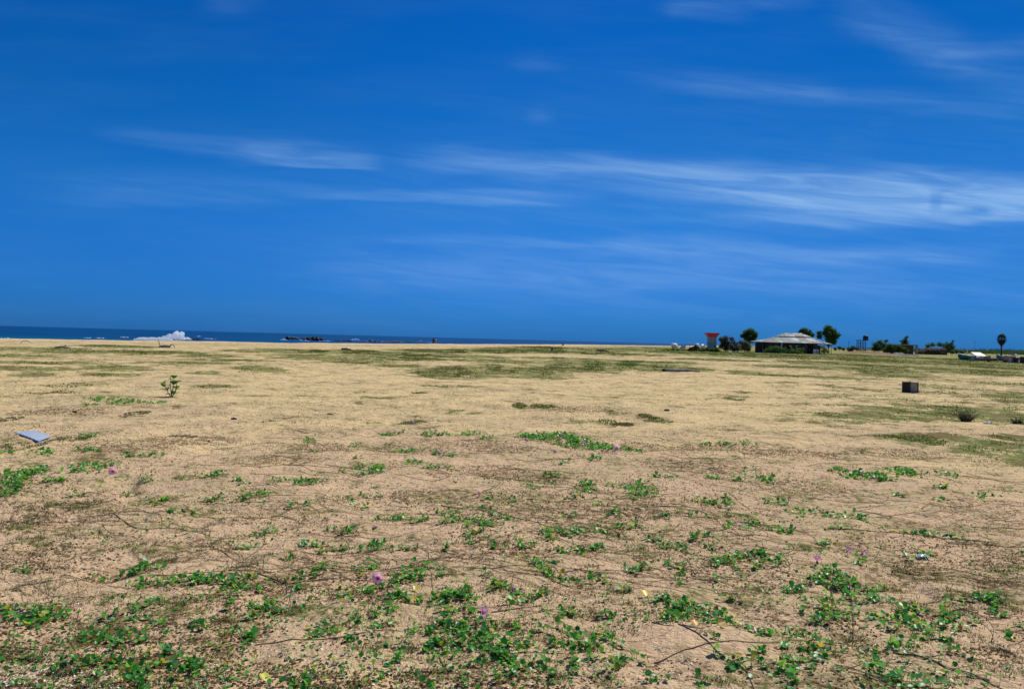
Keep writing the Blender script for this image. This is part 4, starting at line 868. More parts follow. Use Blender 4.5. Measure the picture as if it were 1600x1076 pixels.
wn_ = b.build('shutter', M_post, k_); b = MB(); b.box(kx(1107.6), kx(1113.4), -.87, -.852, zb + .18, zb + 1.12); b.build('frame', M_white, wn_)
b = MB(); b.box(kx(1114.5), kx(1117), -.93, -.905, .1, 1.3) if zb > 1.4 else b.box(kx(1114.5), kx(1117), -.93, -.905, .1, .9); b.build('door', M_black, k_)

# water tank stand
dist = 300; sc = dist / FOC; X = PX(1347, dist); M_tank = simple('black plastic tank', (.02, .02, .025), (.03, .03, .04), 2, .5); M_steel = simple('painted steel', (.05, .05, .055), (.08, .06, .05), 3, .6)
k_ = empty('water_tank_stand', (X, dist, H1(X, dist))); tag(k_, 'tall thin legged platform standing alone on the plain with a tank on top', 'tank stand')
kx = lambda px: (px - 1347) * sc; zp = zr(1345, 531.2, dist)
b = MB(); b.box(kx(1338.6), kx(1356), -.9, .9, zp - .14, zp); b.build('platform', M_steel, k_)
for a in (1340.2, 1345.6, 1351):
    for y_ in (-.75, .75):
        b = MB(); b.box(kx(a) - .11, kx(a) + .11, y_ - .1, y_ + .1, -.1, zp - .145); b.build('leg', M_steel, k_)
b = MB(); b.tube([(kx(1340.2), -.75, zp * .45), (kx(1345.6), -.75, zp * .8)], .04, 5); b.tube([(kx(1345.6), -.75, zp * .45), (kx(1340.2), -.75, zp * .8)], .04, 5); b.build('brace', M_steel, k_)
tk = empty('water_tank', (PX(1352, dist), dist, zp + k_.location.z + .005)); tag(tk, 'black barrel shaped water tank on top of the platform', 'water tank')
rr_ = 4.0 * sc; ht = zr(1352, 524, dist) - zp
b = MB(); b.lathe([(rr_ * .93, 0), (rr_, .12), (rr_ * .96, .3), (rr_, .45), (rr_ * .96, .62), (rr_, .8), (rr_ * .96, .98), (rr_, 1.15), (rr_ * .9, ht - .18), (rr_ * .4, ht - .05)], n=18); b.build('body', M_tank, tk, True)
b = MB(); b.lathe([(rr_ * .42, ht - .06), (rr_ * .42, ht), (.05, ht + .03)], n=14); b.build('lid', M_tank, tk)

# poles
for a, d_, ptop, lab in ((1326, 300, 533, 'thin bare pole left of the tank stand'), (1362.3, 300, 533, 'thin bare pole right of the tank stand'), (1523, 420, 532, 'faint distant utility pole above the beached boats')):
    e = empty('utility_pole', (PX(a, d_), d_, 0)); tag(e, lab, 'pole', 'poles standing on the plain')
    zt_ = zr(a, ptop, d_); b = MB(); b.tube([(0, 0, -.1), (0, 0, zt_)], [.075, .05], 6); b.build('shaft', M_bark, e)
    b = MB(); b.box(-.45, .45, -.04, .04, zt_ - .3, zt_ - .22); b.build('crossarm', M_bark, e)

# concrete ruin
dist = 275; sc = dist / FOC; X = PX(1407, dist); M_conc = simple('old concrete', (.42, .40, .36), (.28, .26, .23), 1.2, .9, .4, 6)
k_ = empty('concrete_ruin', (X, dist, H1(X, dist))); tag(k_, 'low flat roofed concrete ruin half hidden by green bushes', 'ruin')
kx = lambda px: (px - 1407) * sc; zt_ = zr(1407, 537.5, dist)
b = MB(); b.box(kx(1381), kx(1428.5), -2.5, 2.5, zt_ - .35, zt_); b.build('roof', M_conc, k_)
for a, w_ in ((1383, .25), (1400, .25), (1427.2, .32)):
    b = MB(); b.box(kx(a) - w_, kx(a) + w_, -2.4, -1.9, -.1, zt_ - .353); b.build('pillar', M_conc, k_)
b = MB(); b.box(kx(1384), kx(1426), -.6, 2.3, -.1, zt_ - .353); wl = b.build('wall', simple('dark wall', (.12, .10, .085), (.07, .06, .05), 1, .9), k_)  # wall toned darker than the slab and pillars
b = MB(); b.box(kx(1411), kx(1415), -.64, -.603, 0, 2.0); b.build('doorway', M_black, wl)
b = MB(); b.tube([(kx(1429), -1, zt_ - .5), (kx(1433), -1, zt_ - .75)], [.1, .16], 6); b.build('broken_beam', M_conc, k_)
# rubble banks
def rubble(name, lab, px0, px1, dist, hpx, n, mt, seed, cat='rubble'):
    sc = dist / FOC; cx = PX((px0 + px1) / 2, dist); w = (px1 - px0) * sc / 2; h = hpx * sc; nu, nv = 60, 14; V_ = []
    for i in range(nu + 1):
        for j in range(nv + 1):
            u_, v_ = i / nu * 2 - 1, j / nv * 2 - 1
            e_ = max(0, 1 - abs(u_) ** 2.5) * max(0, 1 - v_ ** 2); q = float(vn(np.array([u_ * w * 1.6 + seed * 9]), np.array([v_ * 3.0]), seed)[0]) * .9 + float(vn(np.array([u_ * w * 5]), np.array([v_ * 7.0]), seed + 3)[0]) * .5
            V_.append((cx + u_ * w + (q - .5) * .3, dist + v_ * 2.6 + (q - .5) * .5, h * e_ * (.35 + q * .75) - .06))
    b = MB(); b.add(V_, [(i * (nv + 1) + j, (i + 1) * (nv + 1) + j, (i + 1) * (nv + 1) + j + 1, i * (nv + 1) + j + 1) for i in range(nu) for j in range(nv)])
    return tag(b.build(name, mt), lab, cat)
M_earth = simple('red earth', (.28, .15, .10), (.20, .12, .08), 1, .95, .5, 6)
M_deb = simple('grey debris', (.20, .19, .19), (.10, .09, .09), 1.2, .9, .5, 5)
rubble('earth_bank', 'low reddish earth bank below the water tank stand', 1312, 1378, 262, 3.4, 420, M_earth, 1, 'earth bank')
rubble('earth_bank', 'low reddish earth bank in front of the large dark green bush', 1362, 1398, 225, 3.4, 260, M_earth, 2, 'earth bank')
rubble('rubble_heap', 'grey rubble heap in front of the concrete ruin', 1394, 1416, 232, 3.6, 240, M_deb, 3)
rubble('rubble_heap', 'brownish rubble heap right of the grey one before the concrete ruin', 1410, 1436, 205, 3.6, 260, simple('brown debris', (.16, .12, .10), (.09, .07, .06), 1.2, .9), 4)
rubble('brush_heap', 'dark brown heap of dry brush left of the red topped kiosk', 1074, 1096, 168, 9.5, 420, simple('dry brush', (.022, .013, .012), (.012, .009, .008), 1.2, .95, spec=0), 5, 'brush heap')
rubble('brush_heap', 'low dark brush heap further left behind the sandy edge', 1062, 1070, 240, 3.2, 120, simple('dark brush', (.05, .045, .045), (.03, .03, .03), 1.2, .9), 6, 'brush heap')
plant('shrub', 'low dark green scrub between the brush heap and the kiosk', 'shrub', 1103, 163, [(1092, 549, 3, 0), (1099, 547, 3.4, 0), (1106, 546, 3.6, .3), (1113, 547, 3.8, 0), (1120, 546, 4, 0), (1110, 551, 3.6, 0), (1124, 550, 3.6, 0)], 2400, .15, [(.05, .12, .03), (.07, .15, .035), (.09, .12, .04)], 25, .04)
plant('shrub', 'low green creeping scrub at the left end of the grassy bank', 'shrub', 1060, 172, [(1044, 547.5, 2, 0), (1052, 546.5, 2.4, 0), (1060, 547, 2.4, .3), (1068, 548.5, 2.6, 0), (1077, 551, 2.6, 0)], 1300, .14, [(.07, .12, .035), (.10, .13, .04), (.05, .10, .03)], 26, .04)
plant('shrub', 'small green scrub on the right end of the grassy bank under the trees', 'shrub', 1182, 160, [(1176, 553, 2.4, 0), (1184, 554, 2.2, 0), (1160, 553.5, 2.6, .3), (1145, 552.5, 2.6, 0)], 1200, .14, [(.07, .12, .035), (.10, .13, .04), (.05, .10, .03)], 27, .04)
# thatched shed
dist = 288; sc = dist / FOC; X = PX(1457, dist); M_thatch = simple('dark thatch', (.06, .045, .032), (.03, .024, .018), 2, .95, .8, 10)
k_ = empty('thatched_shed', (X, dist, H1(X, dist))); tag(k_, 'long low dark brown thatched shed with a rounded left end', 'shed')
kx = lambda px: (px - 1457) * sc; zt_ = zr(1457, 543, dist); b = MB(); prof = []
for i, px in enumerate(np.linspace(1437, 1474.5, 16)):
    q = i / 15; hh = zt_ * (math.sin(min(1, q * 2.6 + .25) * math.pi / 2)) * (.97 + .05 * math.sin(i * 2.1)); rw = 2.4
    ring = [(kx(px), -rw * math.cos(a) * (1 + .04 * math.sin(i * 3 + a * 5)), -.1 + (hh + .1) * math.sin(a) ** .7) for a in np.linspace(0, math.pi, 11)]; prof.append(ring)
vs = [p for r__ in prof for p in r__]; fs = [(i * 11 + j, (i + 1) * 11 + j, (i + 1) * 11 + j + 1, i * 11 + j + 1) for i in range(15) for j in range(10)]
b.add(vs, fs); b.add(prof[0], [tuple(range(11))]); b.build('roof', M_thatch, k_)
b = MB(); b.add([(p[0] + .02, p[1] * .96, p[2] * .97) for p in prof[-1]], [tuple(range(11))[::-1]]); b.box(kx(1464), kx(1472), -2.5, -2.42, .3, zt_ * .75); b.build('end_wall', simple('brown board', (.14, .10, .07), (.09, .065, .05), 1.5, .9), k_)
for a in (1441, 1450, 1462, 1472):
    b = MB(); b.tube([(kx(a), -2.55, -.1), (kx(a), -2.5, zt_ * .55)], .07, 6); b.build('post', M_bark, k_)

# ------------------------------------------------------------------ boats
def boat(name, lab, px, dist, L_, B_, H_, rz, mh, mt_, mi, extra=None, group='boats drawn up on the plain'):
    X = PX(px, dist); e = empty(name, (X, dist, H1(X, dist)), rz); tag(e, lab, 'boat', group)
    n = 14; m_ = 9; vs = []
    for i in range(n + 1):
        q = i / n; x = -L_ / 2 + q * L_; w = B_ / 2 * (math.sin(min(1, (q * 1.35 + .22)) * math.pi / 2) if q < .6 else 1) * (1 if q < .62 else max(.02, math.cos((q - .62) / .38 * math.pi / 2)) ** .7)
        sheer = H_ * (.78 + .42 * (q - .35) ** 2 * 2); keel = H_ * .45 * max(0, (q - .75) / .25) ** 2
        for j in range(m_):
            a = math.pi * j / (m_ - 1); yy = -w * math.cos(a); zz = keel + (sheer - keel) * (1 - math.sin(a) ** .55)
            vs.append((x, yy, zz))
    fs = [(i * m_ + j, (i + 1) * m_ + j, (i + 1) * m_ + j + 1, i * m_ + j + 1) for i in range(n) for j in range(m_ - 1)]
    b = MB(); b.add(vs, fs); b.add([vs[j] for j in range(m_)], [tuple(range(m_))])
    b.add([(x_, y_ * .9, z_ * .93 + .06) for x_, y_, z_ in vs], [f[::-1] for f in fs]); b.build('hull', mh, e, True)
    b = MB()
    for s_ in (0, m_ - 1): b.tube([(vs[i * m_ + s_][0], vs[i * m_ + s_][1], vs[i * m_ + s_][2] + .02) for i in range(n + 1)], .04 + .012 * L_ / 3, 5)
    b.build('gunwale', mt_, e)
    for q in (.3, .55):
        b = MB(); i = int(q * n); w = abs(vs[i * m_][1]) * .93; x = vs[i * m_][0]; b.box(x - .1, x + .1, -w, w, H_ * .58, H_ * .63); b.build('seat', mi, e)
    if extra: extra(e)
    return e
M_turq = simple('turquoise paint', (.02, .22, .20), (.015, .15, .15), 1.5, .5)
M_blue = simple('pale blue paint', (.30, .50, .66), (.2, .38, .55), 1.5, .5)
M_net = simple('dark fishing net', (.05, .045, .04), (.025, .025, .025), 5, .95, .9, 20)
M_redw = simple('faded red paint', (.52, .16, .11), (.62, .32, .24), 1.2, .6)
def ex_mast(zt_):
    def f(e):
        b = MB(); b.tube([(0, 0, .1), (0, 0, zt_)], .10, 8); b.build('mast', M_white, e)
    return f
boat('boat', 'boat with a dark turquoise bow and short white mast among the beached boats', 1511, 138, 2.9, 1.3, .95, R(172), M_turq, M_white, M_white, ex_mast(1.95))
def sun_panel(w, l, z0, z1):  # added white panel, sloped to catch the sun so the skiffs look white
    def f(e):
        a = e.rotation_euler[2]; b = MB(); q = []
        for (x_, y_, z_) in ((-w, -l, z0), (w, -l, z0), (w * .8, l, z1), (-w * .8, l, z1)): q.append((x_ * math.cos(-a) - y_ * math.sin(-a), x_ * math.sin(-a) + y_ * math.cos(-a), z_))
        b.add(q + [(x_, y_, z_ + .04) for x_, y_, z_ in q], [(0, 3, 2, 1), (4, 5, 6, 7), (0, 1, 5, 4), (1, 2, 6, 5), (2, 3, 7, 6), (3, 0, 4, 7)]); b.build('sun_catch_sheet', M_white, e)
    return f
def canopy(e):
    b = MB(); b.add([(-.85, -.95, .78), (.85, -.95, .78), (.85, .6, 1.36), (-.85, .6, 1.36), (-.85, -.95, .84), (.85, -.95, .84), (.85, .6, 1.42), (-.85, .6, 1.42)], [(0, 3, 2, 1), (4, 5, 6, 7), (0, 1, 5, 4), (1, 2, 6, 5), (2, 3, 7, 6), (3, 0, 4, 7)]); b.build('canopy', M_white, e)
    for x in (-.7, .7):
        for y in (-.5, .5):
            b = MB(); b.tube([(x, y, .3), (x, y, 1.13 + y * .37)], .04, 6); b.build('canopy_post', M_post, e)
boat('boat', 'boat under a bright white box canopy right of the white mast', 1528, 136, 2.1, 1.0, .6, R(5), simple('pinkish grey hull', (.42, .36, .36), (.3, .26, .26)), M_white, M_white, canopy)
boat('boat', 'boat with a faded red and white hull furthest right among the beached boats', 1579, 132, 2.0, 1.1, 1.15, R(10), M_redw, M_white, M_white)
boat('boat', 'boat with a blue grey hull under the fan palm', 1564, 140, 1.7, 1.0, .95, R(188), simple('blue grey hull', (.13, .19, .26), (.09, .13, .19)), M_bluegrey, M_bluegrey)
boat('boat', 'low grey hulled boat between the white canopy and the net heap', 1541, 145, 1.7, .8, .7, R(4), simple('grey hull', (.22, .20, .20), (.14, .12, .12)), M_net, M_net)
boat('skiff', 'leftmost white and pale blue skiff at the sandy edge by the sea', 1054, 262, 2.6, 1.3, 1.45, R(200), M_white, M_blue, M_blue, sun_panel(1.0, .7, .75, 1.55), 'skiffs by the sea left of the kiosk')
boat('skiff', 'small teal skiff second from the left by the sea', 1068, 270, 1.8, 1.0, .95, R(20), M_blue, M_turq, M_turq, ex_mast(1.1), 'skiffs by the sea left of the kiosk')
boat('skiff', 'white skiff with a raised pointed bow left of the rightmost skiff', 1090, 250, 1.8, 1.0, 1.55, R(210), M_white, M_turq, M_white, sun_panel(.55, .5, .9, 1.75), 'skiffs by the sea left of the kiosk')
boat('skiff', 'rightmost white skiff beside the red topped kiosk', 1098.5, 250, 1.5, .9, 1.35, R(-20), M_white, M_turq, M_white, sun_panel(.5, .5, .9, 1.5), 'skiffs by the sea left of the kiosk')
e = empty('marker_post', (PX(1077.5, 262), 262, 0)); tag(e, 'thin post with a white top rising between the skiffs', 'post')
b = MB(); b.tube([(0, 0, -.1), (0, 0, 1.6)], .05, 6); b.build('shaft', M_bark, e); b = MB(); b.box(-.2, .2, -.12, .12, 1.6, 2.2, .05, .03); b.build('cap', M_white, e)
# covered net heaps and dark drums at the right edge
def heap(lab, px, dist, w, h, seed, mt_=None, name='net_heap', cat='net heap', grp='dark heaps among the beached boats'):
    b = rock_mb(w, w * .7, h * .9, seed, 18, 11, .14); o = b.build(name, mt_ or M_net); X = PX(px, dist); o.location = (X, dist, H1(X, dist) - .04); return tag(o, lab, cat, grp)
heap('small dark net heap hanging low just left of the tall dark stump', 1537, 132, .5, .42, 61)
heap('wide dark net heap right of the tall dark stump', 1552, 136, .95, .55, 62)
heap('low dark teal net heap at the foot of the turquoise bow', 1517, 128, .5, .28, 63)
heap('pale grey tarpaulin heap beside the faded red boat', 1592, 150, 1.0, .75, 64, simple('grey tarpaulin', (.30, .33, .32), (.2, .23, .22)), 'tarpaulin_heap', 'tarpaulin')
e = empty('tree_stump', (PX(1545, 118), 118, 0)); tag(e, 'dark forked stump in front of the net heaps', 'stump')
b = MB(); b.tube([(0, 0, -.1), (.02, 0, .4), (-.1, 0, .62)], [.24, .2, .24], 8); b.build('base', M_bark, e, True); b = MB(); b.tube([(.05, 0, .3), (.3, .05, .75)], [.13, .08], 7); b.build('branch', M_bark, e, True)
def drum(lab, px, dist, w, h, rz):
    e = empty('dark_drum', (PX(px, dist), dist, 0), rz); tag(e, lab, 'drum', 'dark drums at the right edge')
    b = MB(); b.lathe([(w * .95, -.05), (w, .02), (w, h * .3), (w * 1.04, h * .34), (w, h * .38), (w, h * .64), (w * 1.04, h * .68), (w, h * .72), (w, h), (w * .9, h), (w * .9, h - .04)], n=20); b.build('barrel', M_tank, e)
    b = MB(); b.lathe([(w * .88, h - .035), (w * .88, h - .01), (.03, h - .01)], n=18); b.build('lid', M_steel, e)
drum('dark drum with a rusty rim left of the one cut by the frame', 1587, 117, .40, .78, 0)
drum('dark drum cut by the right edge of the picture', 1599, 114, .42, .95, .5)
drum('small dark drum lying low between the stump and the left drum', 1571, 120, .28, .3, .3)
e = empty('concrete_block', (PX(1578.5, 121), 121, 0), .2); tag(e, 'pale block propped in front of the faded red boat', 'block')
b = MB(); b.box(-.14, .14, -.14, .14, 0, .62, .02, .02); b.build('upright', M_conc, e); b = MB(); b.box(-.3, .3, -.2, .2, -.05, .1, .03, .03); b.build('foot', M_conc, e)

# ------------------------------------------------------------------ people on the beach slope
def skin(name, vs, es, rad, mt_, parent=None, sub=2):
    me = bpy.data.meshes.new(name); me.from_pydata(vs, es, []); me.materials.append(mt_)
    o = bpy.data.objects.new(name, me); col.objects.link(o)
    sk = o.modifiers.new('skin', 'SKIN'); sv = me.skin_vertices[0].data if me.skin_vertices else None
    if sv is None:
        bpy.context.view_layer.objects.active = o; sv = me.skin_vertices[0].data
    for i, r__ in enumerate(rad): sv[i].radius = (r__, r__)
    sv[0].use_root = True
    ss = o.modifiers.new('sub', 'SUBSURF'); ss.levels = sub; ss.render_levels = sub
    for p in me.polygons: p.use_smooth = True
    if parent is not None: o.parent = parent
    return o
M_skin = simple('brown skin', (.16, .085, .055), (.13, .07, .045), 4, .6)
def person(px, dist, lab, top, trousers, rz, arms):
    X = PX(px, dist); e = empty('person', (X, dist, H1(X, dist)), rz); tag(e, lab, 'person', 'people at the water')
    V_ = [(0, 0, .92), (0, 0, 1.1), (0, 0, 1.32), (0, 0, 1.46), (0, -.01, 1.53), (0, -.02, 1.62), (0, -.01, 1.70),
          (.10, 0, .88), (.12, -.02, .48), (.13, 0, .08), (.13, -.14, .03), (-.10, 0, .88), (-.14, .03, .48), (-.13, .05, .08), (-.13, -.09, .03),
          (.19, 0, 1.40), (.25, .02, 1.12), arms[0], (-.19, 0, 1.40), (-.25, .02, 1.12), arms[1]]
    E_ = [(0, 1), (1, 2), (2, 3), (3, 4), (4, 5), (5, 6), (0, 7), (7, 8), (8, 9), (9, 10), (0, 11), (11, 12), (12, 13), (13, 14), (3, 15), (15, 16), (16, 17), (3, 18), (18, 19), (19, 20)]
    Rr = [.13, .12, .15, .10, .055, .10, .075, .09, .06, .04, .035, .09, .06, .04, .035, .06, .042, .03, .06, .042, .03]
    skin('body', V_, E_, Rr, M_skin, e)
    skin('shirt', [V_[0], V_[1], V_[2], V_[3], V_[15], V_[16], V_[18], V_[19]], [(0, 1), (1, 2), (2, 3), (3, 4), (4, 5), (3, 6), (6, 7)], [.16, .15, .18, .12, .085, .07, .085, .07], top, e)
    skin('trousers', [V_[0], V_[7], V_[8], V_[9], V_[11], V_[12], V_[13]], [(0, 1), (1, 2), (2, 3), (0, 4), (4, 5), (5, 6)], [.155, .12, .085, .065, .12, .085, .065], trousers, e)
    b = MB(); b.lathe([(.09, 1.60), (.108, 1.66), (.10, 1.72), (.06, 1.765), (.01, 1.78)], 0, .01, 12); b.build('hair', M_black, e, True)
    return e
M_dk = simple('dark cloth', (.02, .022, .045), (.015, .015, .03)); M_pl = simple('pale cloth', (.52, .46, .46), (.42, .38, .40)); M_tr = simple('grey cloth', (.28, .24, .26), (.2, .17, .18))
person(677.6, 190, 'person in a dark top standing at the top of the beach slope, the left one', M_dk, M_dk, .2, [(.27, -.08, .88), (-.22, -.2, .95)])
person(680.9, 190.5, 'person in pale clothes standing at the top of the beach slope, the right one', M_pl, M_tr, -.3, [(.27, -.05, .88), (-.25, -.08, .88)])

# ------------------------------------------------------------------ small things on the plain
def at(px, py): x, y = G(px, py); return x, y, H1(x, y)
# open box
x, y, z = at(1422, 612.5); dB = y
M_box_shade = simple('board shade tone', (.022, .020, .022), (.04, .032, .03), 5, .8, .4, 30); M_box_lit = simple('board lit tone', (.36, .33, .28), (.24, .22, .185), 6, .85, .5, 30)  # light and shade on the box sides put into two board tones
bx_ = empty('wooden_box', (x, y, z - .01), R(-70)); tag(bx_, 'dark square wooden box standing alone on the sparse grass', 'box')
W = .335; Hb = .365
b = MB(); b.box(-W / 2, -W / 2 + .02, -W / 2, W / 2, 0, Hb); b.build('side_panel', M_box_shade, bx_)
b = MB(); b.box(W / 2 - .02, W / 2, -W / 2, W / 2, 0, Hb); b.build('side_panel', M_box_lit, bx_)
b = MB(); b.box(-W / 2 + .021, W / 2 - .021, -W / 2, -W / 2 + .02, 0, Hb - .002); b.build('front_panel', M_box_shade, bx_)
b = MB(); b.box(-W / 2 + .021, W / 2 - .021, W / 2 - .02, W / 2, 0, Hb - .002); b.build('back_panel', M_box_lit, bx_)
b = MB(); b.box(-W / 2 + .021, W / 2 - .021, -W / 2 + .021, W / 2 - .021, 0, .02); b.build('bottom', M_box_shade, bx_)
for sx, sy in ((-1, -1), (1, -1), (-1, 1), (1, 1)):
    b = MB(); b.box(sx * W / 2 - .013 + sx * .008, sx * W / 2 + .013 + sx * .008, sy * W / 2 - .013 + sy * .008, sy * W / 2 + .013 + sy * .008, -.01, Hb + .012); b.build('corner_post', M_post, bx_)
# sheet leaning on a white block
x, y, z = at(50, 689); M_sheet, t, bb = mat('grey blue sheet'); bb.inputs['Roughness'].default_value = .35
tcn = N(t, 'ShaderNodeTexCoord'); t.links.new(mixc(t, sstep(t, noise(t, 9, 4, tcn.outputs['Object']), .4, .65), (.37, .43, .51), (.46, .48, .52)), bb.inputs['Base Color'])
se = empty('corrugated_sheet', (x, y, z)); tag(se, 'pale blue grey corrugated sheet lying tilted on the sand at the left', 'sheet')
c4 = [np.array(at(*p)) for p in ((22, 679), (52, 677), (80, 688), (59, 696.5))]
zz = [.007, .010, .012, .026]
b = MB(); nu, nv = 8, 46; V_ = []
A0, A1, A2, A3 = [np.array([c_[0] - x, c_[1] - y, c_[2] - z + h_]) for c_, h_ in zip(c4, zz)]
for i in range(nu + 1):
    for j in range(nv + 1):
        u_, v_ = i / nu, j / nv; p = (A0 * (1 - v_) + A3 * v_) * (1 - u_) + (A1 * (1 - v_) + A2 * v_) * u_
        V_.append((p[0], p[1], p[2] + .0032 * math.sin(v_ * math.pi * 15) + .01 * math.sin(v_ * 3)))
Fq = [(i * (nv + 1) + j, (i + 1) * (nv + 1) + j, (i + 1) * (nv + 1) + j + 1, i * (nv + 1) + j + 1) for i in range(nu) for j in range(nv)]
b.add(V_, Fq); b.add([(p[0], p[1], p[2] - .004) for p in V_], [f[::-1] for f in Fq])
o = b.build('panel', M_sheet, se, True)
b = MB(); b.tube([A0, A3], .006, 5); b.tube([A3, A2], .005, 5); b.build('folded_edge', M_sheet, se)
x, y, z = at(64, 696.5); e = empty('white_block', (x, y, z - .01), .3); tag(e, 'small white block propping the near corner of the corrugated sheet', 'block')
b = MB(); b.box(-.026, .026, -.026, .026, 0, .026, .004, .004); b.build('top', M_white, e); b = MB(); b.box(-.04, .04, -.038, .038, -.01, .008); b.build('base', M_shell, e)
# young shrub
x, y, z = at(268, 617.5); yp = empty('milkweed_plant', (x, y, z)); tag(yp, 'upright young plant with pairs of broad green leaves on pale stems', 'plant')
sc = y / FOC
stems = [[(0, 0, 0), (-.02, 0, .18), (-.035, .0, .30), (-.03, 0, .48)], [(.0, 0, 0), (.03, 0, .2), (.045, 0, .34), (.05, .01, .46)], [(.02, .02, 0), (.09, .02, .15), (.105, .02, .3)], [(-.02, 0, 0), (-.10, 0, .13), (-.165, .01, .24), (-.185, .01, .29)], [(.03, -.02, 0), (.07, -.02, .1), (.115, -.02, .18)]]
for s_ in stems: b = MB(); b.tube(s_, [.012, .010, .008, .005][:len(s_)], 6); b.build('stem', M_bark2, yp, True)
lv = [(-.03, .20, -1, .07), (-.185, .29, -1, .09), (-.185, .29, 1, .085), (-.165, .24, -1, .10), (-.165, .235, 1, .09), (-.10, .14, -1, .11), (-.10, .13, 1, .08), (-.18, .22, 0, .10), (.05, .46, -1, .08), (.05, .46, 1, .09), (.05, .42, 0, .11), (.045, .36, -1, .10), (.045, .34, 1, .13), (.105, .30, 1, .10), (.03, .27, -1, .08), (.05, .28, 0, .12), (.115, .18, 1, .09), (.06, .2, 1, .10), (.03, .10, -1, .07), (.07, .06, 1, .09), (.05, .05, 0, .09), (.01, .05, -1, .10)]
r_ = random.Random(4)
for (lx, lz_, sd_, L_) in lv:
    L_ *= 1.6
    b = MB(); a = (0 if sd_ > 0 else math.pi) if sd_ else -math.pi / 2; a += r_.uniform(-.5, .5); a += (-.5 if sd_ > 0 else .5 if sd_ < 0 else 0); el = r_.uniform(.3, 1.15)
    d = Vector((math.cos(a) * math.cos(el), math.sin(a) * math.cos(el), math.sin(el))); sdv = d.cross(Vector((0, 0, 1))).normalized(); up2 = sdv.cross(d)
    V_ = []
    for k in range(6):
        q = k / 5; w = L_ * .42 * math.sin(math.pi * min(.98, q * .86 + .1)) ; c0 = Vector((lx, 0, lz_)) + d * L_ * q - Vector((0, 0, 1)) * L_ * .25 * q * q
        V_ += [tuple(c0 - sdv * w + up2 * w * .25), tuple(c0), tuple(c0 + sdv * w + up2 * w * .25)]
    me_f = []
    for k in range(5): me_f += [(3 * k, 3 * k + 1, 3 * k + 4, 3 * k + 3), (3 * k + 1, 3 * k + 2, 3 * k + 5, 3 * k + 4)]
    cc = np.array(r_.choice([(.12, .27, .06), (.09, .22, .05), (.15, .30, .07)])) * r_.uniform(.8, 1.1)
    mesh_np('leaf', np.array(V_), np.array(me_f), M_leaf, yp, colr=np.tile(cc, (18, 1)), smooth=True)
# dark spiky tuft with fine stalks
M_gst = simple('green grey stalk', (.15, .17, .10), (.09, .11, .06))
def spiky(px, py, w, h, n, lab, seed):
    n = int(n * .65)
    x, y, z = at(px, py); e = empty('spiky_tuft', (x, y, z)); tag(e, lab, 'tuft', 'dark spiky tufts on the right meadow'); r_ = random.Random(seed); b = MB(); d_ = MB()
    for i in range(n):
        a = r_.uniform(0, 6.28); q = r_.uniform(.15, 1); hh = h * r_.uniform(.4, 1) ; bb_ = d_ if i % 3 == 0 else b
        p0 = (math.cos(a) * w * .22, math.sin(a) * w * .2, 0); p2 = (math.cos(a) * w * q, math.sin(a) * w * q * .8, hh); p1 = (p2[0] * .5 + p0[0] * .3, p2[1] * .5, hh * .65)
        bb_.tube([p0, p1, p2], [.0045, .003, .0012], 3)
    b.build('stalks', M_gst if seed % 3 == 0 else simple('green stalk', (.14, .17, .08), (.09, .12, .05)), e); d_.build('dead_stalks', M_bark, e)
    crown('foliage', [(-w * .25, 0, h * .12, w * .2), (w * .1, .02, h * .10, w * .22), (w * .4, 0, h * .08, w * .14)], 150, .03, [(.04, .055, .02), (.03, .04, .02), (.06, .08, .03)], e, seed)
spiky(1509, 660.5, .36, .30, 170, 'larger dark spiky tuft left of the white scrap on the meadow', 3)
spiky(1590, 664, .24, .17, 100, 'smaller dark spiky tuft at the right edge of the meadow', 6)
# fallen log, driftwood, posts
def log(name, lab, pts_px, rads, mt_, zs=None, cat='log', ends=None, grp=None):
    P3 = [np.array(at(*p)) for p in pts_px]; o0 = P3[0]; e = empty(name, tuple(o0)); tag(e, lab, cat, grp)
    zs = zs or [rads[i] * .6 for i in range(len(rads))]
    b = MB(); b.tube([(p[0] - o0[0], p[1] - o0[1], p[2] - o0[2] + h_) for p, h_ in zip(P3, zs)], rads, 9); b.build('trunk' if cat == 'log' else 'stick', mt_, e, True)
    return e, P3, o0
M_grey = simple('grey driftwood', (.34, .31, .28), (.22, .20, .18), 5, .9, .7, 25)
e, P3, o0 = log('fallen_log', 'long grey weathered log lying in the grass strip', [(1039, 580), (1055, 580), (1075, 580.6), (1094, 581.5)], [.08, .085, .08, .04], M_grey)
b = MB(); b.lathe([(.08, -.05), (.10, .02), (.09, .10), (.04, .14)], -.06, 0, 10); b.build('charred_end', M_black, e, True)
e, P3, o0 = log('log', 'dark brown log lying on the sandy edge beyond the meadow', [(932, 548.4), (938, 548.8), (945, 549), (951, 549.6)], [.14, .18, .15, .08], simple('brown log', (.10, .07, .045), (.06, .045, .03)))
b = MB(); b.tube([(.9, 0, .15), (1.2, .2, .42)], [.05, .02], 5); b.build('branch_stub', M_bark, e)
e, P3, o0 = log('log', 'thin dark driftwood lying along the green strip near the sea', [(534, 546.3), (541, 546.6), (548, 547)], [.09, .10, .06], M_bark)
b = MB(); b.tube([(.3, 0, .1), (.5, .1, .25)], [.04, .015], 5); b.build('branch_stub', M_bark, e)
e = empty('driftwood', at(262, 543)); tag(e, 'grey driftwood with a bent root lying by the leaning stake', 'driftwood')
b = MB(); b.tube([(-.75, 0, .08), (-.3, .1, .14), (.2, 0, .12)], [.07, .12, .1], 8); b.build('stem', M_grey, e, True)
b = MB(); b.tube([(.15, 0, .12), (.35, 0, .3), (.52, 0, .26), (.6, 0, .02)], [.06, .05, .045, .03], 6); b.build('root', M_grey, e, True)
